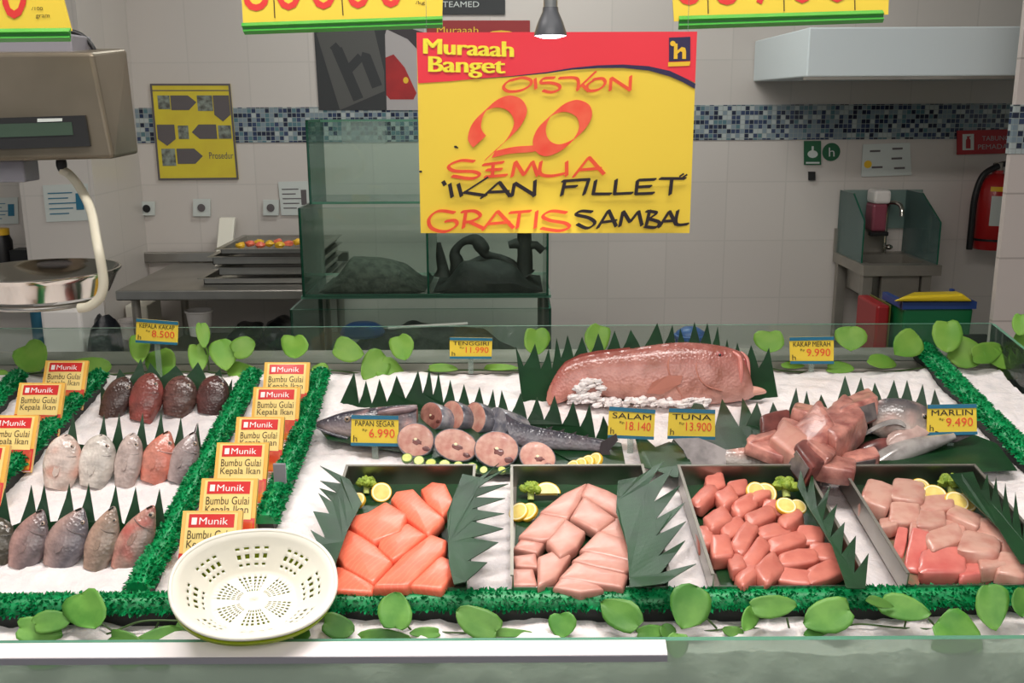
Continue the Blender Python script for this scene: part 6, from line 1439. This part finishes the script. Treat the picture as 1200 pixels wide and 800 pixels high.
vine('ivy_vine', 'artificial ivy vine along the back glass towards the column', [
    (902, 401, 36, 26, 0), (930, 428, 8, 28, 90), (986, 431, 14, 34, 90), (997, 397, 38, 28, 0), (1035, 424, 16, 36, 80), (1062, 404, 34, 34, -50), (1110, 395, 36, 38, 0), (1134, 414, 36, 46, 70), (1158, 412, 26, 40, 110), (1168, 420, 18, 44, 60), (1186, 437, 20, 36, 70), (1196, 381, 20, 26, 0), (1192, 408, 18, 40, -20)],
    [[(900, 412), (905, 432), (980, 437), (1040, 436), (1100, 428), (1150, 424), (1200, 440)]], 'ivy_back', YB, .002, gB)
# ------------------------------------------------------------------ light
def area(name, loc, sx, sy, power, col, aim=None):
    l = bpy.data.lights.new(name, 'AREA'); l.shape = 'RECTANGLE'; l.size = sx; l.size_y = sy; l.energy = power; l.color = col
    o = bpy.data.objects.new(name, l); C.objects.link(o); o.location = loc
    if aim is not None: o.rotation_euler = (Vector(aim) - Vector(loc)).to_track_quat('-Z', 'Y').to_euler()
    return o
def ceiling_lamp(x, y, sx, sy, power, col, lab, z=3.19):
    o = thing('ceiling_lamp', (x, y, z), lab, 'lamp', 'ceiling lamps')
    mb = MB().box((x - sx / 2 - .03, y - sy / 2 - .03, z - .05), (x + sx / 2 + .03, y + sy / 2 + .03, z)); build('lamp_housing', mb, 'white', o)
    build('light_panel', MB().box((x - sx / 2, y - sy / 2, z - .056), (x + sx / 2, y + sy / 2, z - .051)), 'tube', o)
    area('ceiling_light', (x, y, z - .07), sx, sy, power, col)
ceiling_lamp(-.9, 1.25, 1.2, .3, 24, (1, .95, .91), 'ceiling lamp over the packet end of the counter')
ceiling_lamp(.5, 1.25, 1.2, .3, 24, (1, .95, .91), 'ceiling lamp over the tray end of the counter')
ceiling_lamp(.0, 4.0, 1.2, .3, 22, (.95, 1, .97), 'ceiling lamp over the tanks at the wall')
sl = area('added_fill_light', (0, -1.6, 3.0), 4, 1.2, 30, (1, .96, .92), (0, 1.6, 1.1))  # fill light added out of view behind the camera to brighten the front
rq = sl.rotation_euler.to_matrix(); lc = Vector(sl.location)
so_ = thing('ceiling_lamp', lc, 'long aisle lamp tilted towards the front of the counter', 'lamp', 'ceiling lamps')
L8 = lambda z, k=1: [lc + rq @ Vector((x * 2.03 * k, y * .63 * k, z)) for x, y in ((-1, -1), (1, -1), (1, 1), (-1, 1))]
build('lamp_housing', MB().box8(L8(.03), L8(.09)), 'white', so_)  # housing, panel and rods are made up around the added fill light
build('light_panel', MB().box8(L8(.012, .96), L8(.028, .96)), mat('added fill panel', (255, 246, 236), .4, emit=1.1), so_)
for x in (-1.6, 1.6): build('hanging_rod', MB().tube([lc + rq @ Vector((x, 0, .06)), lc + Vector((x, 0, .9))], .008, 6), 'steel_dull', so_)
sp = bpy.data.lights.new('lamp_spot', 'SPOT'); sp.energy = 7; sp.spot_size = math.radians(80); sp.spot_blend = .6; sp.shadow_soft_size = .03; sp.color = (1, .95, .92)
so = bpy.data.objects.new('lamp_spot', sp); C.objects.link(so); so.location = lp - Vector((0, 0, .02))
w = bpy.data.worlds.new('world'); SC.world = w; w.use_nodes = True
w.node_tree.nodes['Background'].inputs['Color'].default_value = (.92, .96, 1, 1); w.node_tree.nodes['Background'].inputs['Strength'].default_value = .32
SC.view_settings.view_transform = 'Standard'; SC.view_settings.look = 'None'; SC.view_settings.gamma = 1; SC.view_settings.exposure = 0
try: SC.view_settings.use_curve_mapping = False
except Exception: pass
for o in SC.objects:
    if '_o' in o: del o['_o']
